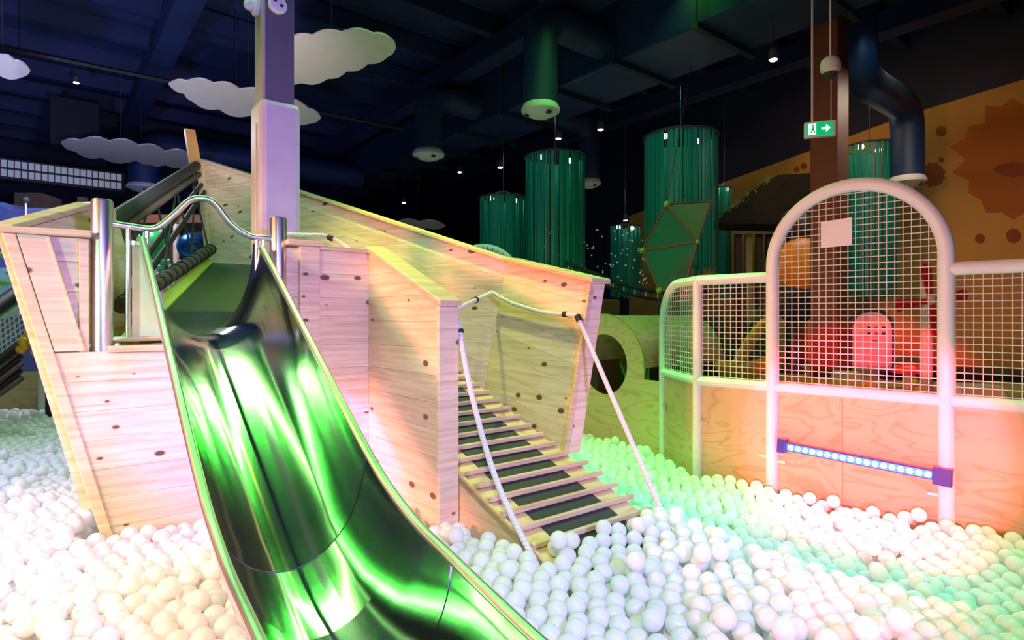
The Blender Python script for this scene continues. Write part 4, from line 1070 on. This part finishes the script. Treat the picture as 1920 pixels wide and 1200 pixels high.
# dark air handler box
ah = hall_box(MB(), -.36, .36, -.3, .3, -EYE, -EYE + 0.85).build('air_handler', plain('navy_box', (.004, .008, .022), .7), None, bevel=.02)
p = ray(140, 282, 10.6); ah.location = p; tag(ah, 'big dark navy air handling box under the roof purlins', 'air handler')
mb = MB(); 
# netted climbing bridge left of the ship
nb = ray(20, 640, 5.2); nbr = empty('net_bridge', (nb.x, nb.y, 0)); tag(nbr, 'sloping black net climbing bridge left of the ship stern', 'climbing net')
o0 = Vector((nb.x, nb.y, 0))
n1, n2 = ray(-170, 690, 4.6) - o0, ray(95, 505, 6.4) - o0
m1, m2 = ray(-170, 800, 4.9) - o0, ray(110, 590, 6.6) - o0
beam(n1, n2, .07, M_BNET, 'tube_beam', nbr); beam(n1 + Vector((0, -.05, -.10)), n2 + Vector((0, -.05, -.10)), .035, plain('green_hose', (.03, .35, .10), .4), 'green_edge', nbr)
beam(m1, m2, .06, M_BNET, 'tube_beam', nbr)
mb = MB()
for k in range(30):
    f = k / 29; mb.tube([lerp(n1, n2, f), lerp(m1, m2, f)], .007, 4)
for k in range(1, 9):
    f = k / 9; mb.tube([lerp(n1, m1, f), lerp(n2, m2, f)], .007, 4)
mb.build('net', M_NET, nbr)['kind'] = 'stuff'
for k in range(6):
    f = k * .09; beam(m1 + Vector((0, -.1 - f * .3, -.12 - f * .55)), m2 + Vector((-.35, -.1, -.30 - f * .9)), .03 + .01 * (k % 2), (M_BNET, M_BROPE)[k % 2], 'lower_rope', nbr)
for x in (n1, n2): MB().tube([Vector((x.x, x.y, 0)), x], .05, 10).build('leg', M_BNET, nbr, smooth=True)
MB().slab([ray(-60, 505, 7.2) - o0, ray(34, 500, 7.2) - o0, ray(34, 590, 7.2) - o0, ray(-60, 610, 7.2) - o0], (0, .05, 0)).build('mint_board', M_MINT, nbr)
for x, y, r in ((3, 478, .06), (18, 512, .04), (7, 530, .055), (25, 560, .05)):
    mb = MB(); mb.ball(ray(x, y, 7.15) - o0, r, 12, 6, (1.3, .3, .6)); mb.build('green_hold', M_LIME, nbr, smooth=True)
# orange balls caught in the net
rng = random.Random(11)
om = MB(); om.ball((0, 0, 0), .045, 14, 10); ome = om.mesh('orange_ball'); ome.materials.append(M_ORANGE)
ome.polygons.foreach_set('use_smooth', [True] * len(ome.polygons))
for k in range(14):
    p = ray(rng.uniform(38, 82), rng.uniform(640, 672), 5.7) if k > 6 else ray(rng.uniform(52, 75), rng.uniform(625, 645), 5.75)
    o = bpy.data.objects.new('orange_ball', ome); COL.objects.link(o); o.location = p
    tag(o, 'orange plastic ball heaped in the black climbing net', 'ball', 'orange balls in the climbing net')
# pit kerb on the left
kp = ray(40, 760, 6.9); kerb = empty('pit_kerb', (kp.x, kp.y, 0)); tag(kerb, 'low plywood pit side with a white post under the climbing net', 'partition')
MB().box((-.6, 0, .40), (2.6, .03, .8), .15).build('kerb_panel', M_PLY, kerb)
MB().tube([(.30, -.05, 0), (.30, -.05, .86)], .05, 12).build('post', M_WHITE, kerb, smooth=True)
MB().box((.44, .05, .45), (.12, .1, .12)).build('dark_block', plain('plum_block', (.10, .01, .08), .5), kerb)
MB().box((.75, .1, .40), (.9, .03, .8), .1).build('kerb_panel', M_PINKW, kerb)
# things seen through the gap above the deck: sequin ball, green dome, posts, heap
sb_ = ray(362, 462, 7.6); sq = empty('sequin_ball', sb_); tag(sq, 'shiny blue sequinned ball on a stand beyond the ship bow', 'decoration')
MB().ball((0, 0, 0), .19, 24, 16, (1, 1, .92)).build('globe', M_BLUES, sq, smooth=True); MB().tube([(0, 0, -.16), (0, 0, -sb_.z)], .03, 8).build('stand', M_DARKG, sq)
gd = ray(285, 462, 7.9); gdm = empty('green_dome', gd); tag(gdm, 'green dome hood seen through the ship side net', 'play hood')
MB().ball((0, 0, 0), .23, 20, 12, (.85, .8, 1)).build('hood', plain('bright_green', (.02, .50, .10), .3), gdm, smooth=True); MB().tube([(0, 0, -.15), (0, 0, -gd.z)], .12, 12).build('stand', M_DARKG, gdm)
cf = empty('climbing_frame', (ray(300, 595, 8.6).x, 8.6, 0)); tag(cf, 'dark timber climbing frame with pale posts beyond the ship', 'climbing frame'); co = Vector(cf.location)
for px in (222, 302, 331, 400): 
    a = ray(px, 420, 8.6) - co; MB().tube([Vector((a.x, 0, 0)), Vector((a.x, 0, a.z))], .045, 10).build('post', M_PINKW, cf, smooth=True)
a, b_ = ray(216, 408, 8.7) - co, ray(400, 420, 8.7) - co
MB().slab([Vector((a.x, .08, a.z)), Vector((b_.x, .08, a.z)), Vector((b_.x, .08, .3)), Vector((a.x, .08, .3))], (0, .06, 0)).build('back_panel', M_DBROWN, cf)
MB().slab([Vector((a.x, -.05, a.z + .02)), Vector((b_.x, -.05, a.z + .02)), Vector((b_.x, -.05, a.z - .1)), Vector((a.x, -.05, a.z - .1))], (0, .06, 0)).build('beam', M_BROWN, cf)
# heap of mixed balls beyond
hm = MB(); hm.ball((0, 0, 0), .042, 12, 8); heap = {}
for i, m_ in enumerate((M_BALL, plain('mint_ball', (.10, .50, .35), .3), plain('pink_ball', (.75, .55, .55), .3))):
    me = hm.mesh('mixed_ball'); me.materials.append(m_); me.polygons.foreach_set('use_smooth', [True] * len(me.polygons)); heap[i] = me
hl = ('pale clear ball in the heap beyond the ship side net', 'mint green ball in the heap beyond the ship side net', 'pink ball in the heap beyond the ship side net')
rng = random.Random(21); placed = []
for k in range(400):
    if len(placed) >= 46: break
    if rng.random() < .75: px, py = rng.uniform(283, 372), rng.uniform(492, 558)
    else: px, py = rng.uniform(206, 222), rng.uniform(498, 552)
    p = ray(px, py, 6.4 + (558 - py) / 66 * .5)
    if any((p - q).length < .086 for q in placed): continue
    placed.append(p); i = rng.choice((0, 0, 1, 2))
    o = bpy.data.objects.new('mixed_ball', heap[i]); COL.objects.link(o); o.location = p
    tag(o, hl[i], 'ball', 'mixed balls heaped beyond the ship')
ht = ray(290, 600, 6.75); tr_ = MB().slab([(-.72, -.35, EYE - .02 + .0), (.7, -.35, EYE - .02), (.7, .45, EYE + .48), (-.72, .45, EYE + .48)], (0, 0, -.12)).build('ball_tray', M_DARKG, None); tr_.location = (ht.x, ht.y, 0)
tag(tr_, 'sloped dark tray holding the heap of mixed balls', 'tray')

# ================================================================ THE BALLS
R_B = .0375
def surf(x, y):
    """height of the ball bed (above the pit floor)"""
    z = -1.0
    d = x * .696 + y * .718 - 2.48
    if x > .35:
        k = min(1, max(0, d / .32)); k = k * k * (3 - 2 * k)
        g = min(1, (x - .35) / .3)
        z -= .15 * k * g
        k2 = min(1, max(0, (d - .6) / .8)); z += .075 * k2 * g
    if y > 3.1 and x < -1.5: z -= .05 * min(1, (y - 3.1) / .6)
    z += .022 * math.sin(2.3 * x + 1.1) * math.sin(2.7 * y) + .012 * math.sin(6.1 * x - 2.0 * y)
    return EYE + z
IM = SHIP_M.inverted()
def blocked(x, y, z):
    l = IM @ Vector((x, y, 0)); s, t, dz = l.x, -l.y, z - EYE
    m = R_B + .012
    if t < 0 + m and t > -4.2:                       # inside the hull footprint
        if t > -.95: sl, sr = lerp(-.05, .25, max(0, -t) / .95), 2.42
        else: sl, sr = lerp(.1, 1.0, (-t - .9) / 3.0), lerp(2.42, 1.2, (-t - .1) / 3.6)
        if s > sl - m - .03 and s < sr + m: return True
    if TE + .06 > t >= 0 and 1.29 - m < s < 2.34 + m: return True     # side wall, ramp and hull end
    if t >= TE and R0 - .02 - m < s < R1 + .05 + m and t < 1.75:
        if t < 1.465 or dz - R_B < rz(t) + .004: return True
    if 0 < t < 2.8 + m and abs(s - SC) < HW + .03 + m:               # the slide trough
        if dz + R_B > interp(BOT, t) - .03: return True
    # fence, LED bar
    for a, b in ((F1, F4), (F0, F1)):
        dd = (b - a).normalized(); w_ = Vector((x, y, 0)) - a; al = w_.dot(dd)
        n_ = Vector((dd.y, -dd.x, 0)); off = w_.dot(n_)
        if -.1 < al < (b - a).length + .1 and abs(off) < .045 + m: return True
    # outside the pit on the right: behind the fence line / tunnel
    w_ = Vector((x, y, 0)) - F1
    if w_.dot(-FN) > -.03 and w_.dot(FD) > 0: return True
    if y > 4.1 and (x - (F1.x + (F0.x - F1.x) * (y - F1.y) / (F0.y - F1.y))) > -.09 and y < 4.9: return True
    w2 = Vector((x, y, 0)) - F0
    if w2.dot(TU) > -.06 - m and w2.dot(TV) > -.2: return True
    if math.hypot(x + 1.50, y - 3.72) < .3: return True
    if x < -3 and y > 6.75 + (x - kp.x) * .15 : return True
    return False
cands = []
from mathutils import kdtree
dx = .0815; dy = dx * .866; ca, sa = math.cos(.33), math.sin(.33)
rng = random.Random(77)
for j in range(-130, 130):
    for i in range(-130, 130):
        gx, gy = (i + .5 * (j % 2)) * dx, j * dy
        x = gx * ca - gy * sa - .5; y = gx * sa + gy * ca + 3.5
        if y < .75 or y > 7.2: continue
        if not (max(-1.02 * y - .45, -6.4) < x < (1.02 * y + .45 if y < 5.6 else -1.2)): continue
        z = surf(x, y) - R_B
        l_ = IM @ Vector((x, y, 0)); on_ramp = R0 - .06 < l_.x < R1 + .09 and 1.48 < -l_.y < 1.85
        if on_ramp: z = max(z, EYE + rz(-l_.y) + R_B + .03)
        if rng.random() < .05: x0_, y0_, z0_ = x + dx / 2, y + dy / 3, z + .034        # one riding on its neighbours
        else: x0_, y0_, z0_ = x, y, z + rng.uniform(-.026, .014)
        cands.append([x0_ + rng.uniform(-.03, .03), y0_ + rng.uniform(-.03, .03), z0_, 0])
        cands.append([x + dx / 2, y + dy * .62, z - .066, 1])
for it in range(11):                                   # let the balls push each other apart
    kd = kdtree.KDTree(len(cands))
    for i, c in enumerate(cands): kd.insert(c[:3], i)
    kd.balance()
    mv = [[0, 0, 0] for _ in cands]
    for i, c in enumerate(cands):
        if c[3]: continue
        for co, jx, d in kd.find_range(c[:3], 2 * R_B):
            if jx == i or d < 1e-6: continue
            k = (2 * R_B + .0006 - d) * (.5 if cands[jx][3] == 0 else 1.0) / d
            for q in range(3): mv[i][q] += (c[q] - co[q]) * k
    for i, c in enumerate(cands):
        for q in range(3): c[q] += max(-.02, min(.02, mv[i][q] * .8))
        l_ = IM @ Vector((c[0], c[1], 0))
        if not c[3] and R0 - .06 < l_.x < R1 + .09 and 1.47 < -l_.y < 1.85: c[2] = max(c[2], EYE + rz(-l_.y) + R_B + .008)
keep = [c for c in cands if not blocked(c[0], c[1], c[2])]
# extra balls lying loose on top of the bed
def in_view(x, y, z):
    px = 960 + x / y * FPX; py = 595 - (z - EYE) / y * FPX
    return -15 < px < 1935 and 0 < py < 1212
top = [c for c in keep if c[3] == 0]
vis = sorted([c for c in top if in_view(*c[:3])], key=lambda c: c[1])
near, rest = vis[:300], set(map(id, vis[:300]))
def ico(sub):
    bm = bmesh.new(); bmesh.ops.create_icosphere(bm, subdivisions=sub, radius=R_B)
    v = np.array([q.co[:] for q in bm.verts]); f = np.array([[q.index for q in g.verts] for g in bm.faces]); bm.free(); return v, f
V3, F_3 = ico(4); V2, F_2 = ico(3); V1, F_1 = ico(2)
bme = bpy.data.meshes.new('clear_ball'); bme.from_pydata(V3.tolist(), [], F_3.tolist()); bme.materials.append(M_BALL)
bme.polygons.foreach_set('use_smooth', [True] * len(bme.polygons))
for c in near:
    o = bpy.data.objects.new('clear_ball', bme); COL.objects.link(o); o.location = c[:3]
    o['label'] = 'milky clear plastic ball in the foreground of the white ball bed'; o['category'] = 'ball'; o['group'] = 'milky clear balls filling the pit'
vv, ff, base_i = [], [], 0
for c in keep:
    if id(c) in rest: continue
    V, F_ = (V2, F_2) if (c[3] == 0 and c[1] < 3.3) else (V1, F_1)
    if not in_view(*c[:3]): V, F_ = V1, F_1
    vv.append(V + np.array(c[:3])); ff.append(F_ + base_i); base_i += len(V)
vv = np.concatenate(vv); ff = np.concatenate(ff)
me = bpy.data.meshes.new('ball_bed')
me.vertices.add(len(vv)); me.vertices.foreach_set('co', vv.astype(np.float32).ravel())
me.loops.add(len(ff) * 3); me.loops.foreach_set('vertex_index', ff.astype(np.int32).ravel())
me.polygons.add(len(ff)); me.polygons.foreach_set('loop_start', np.arange(0, len(ff) * 3, 3, dtype=np.int32))
me.polygons.foreach_set('use_smooth', np.ones(len(ff), dtype=bool))
me.update(calc_edges=True); me.validate()
bed = bpy.data.objects.new('ball_bed', me); COL.objects.link(bed); me.materials.append(M_BALL)
bed['kind'] = 'stuff'; bed['label'] = 'deep bed of milky clear plastic balls around the ship'; bed['category'] = 'balls'
print('balls', len(keep), 'bed tris', len(ff))
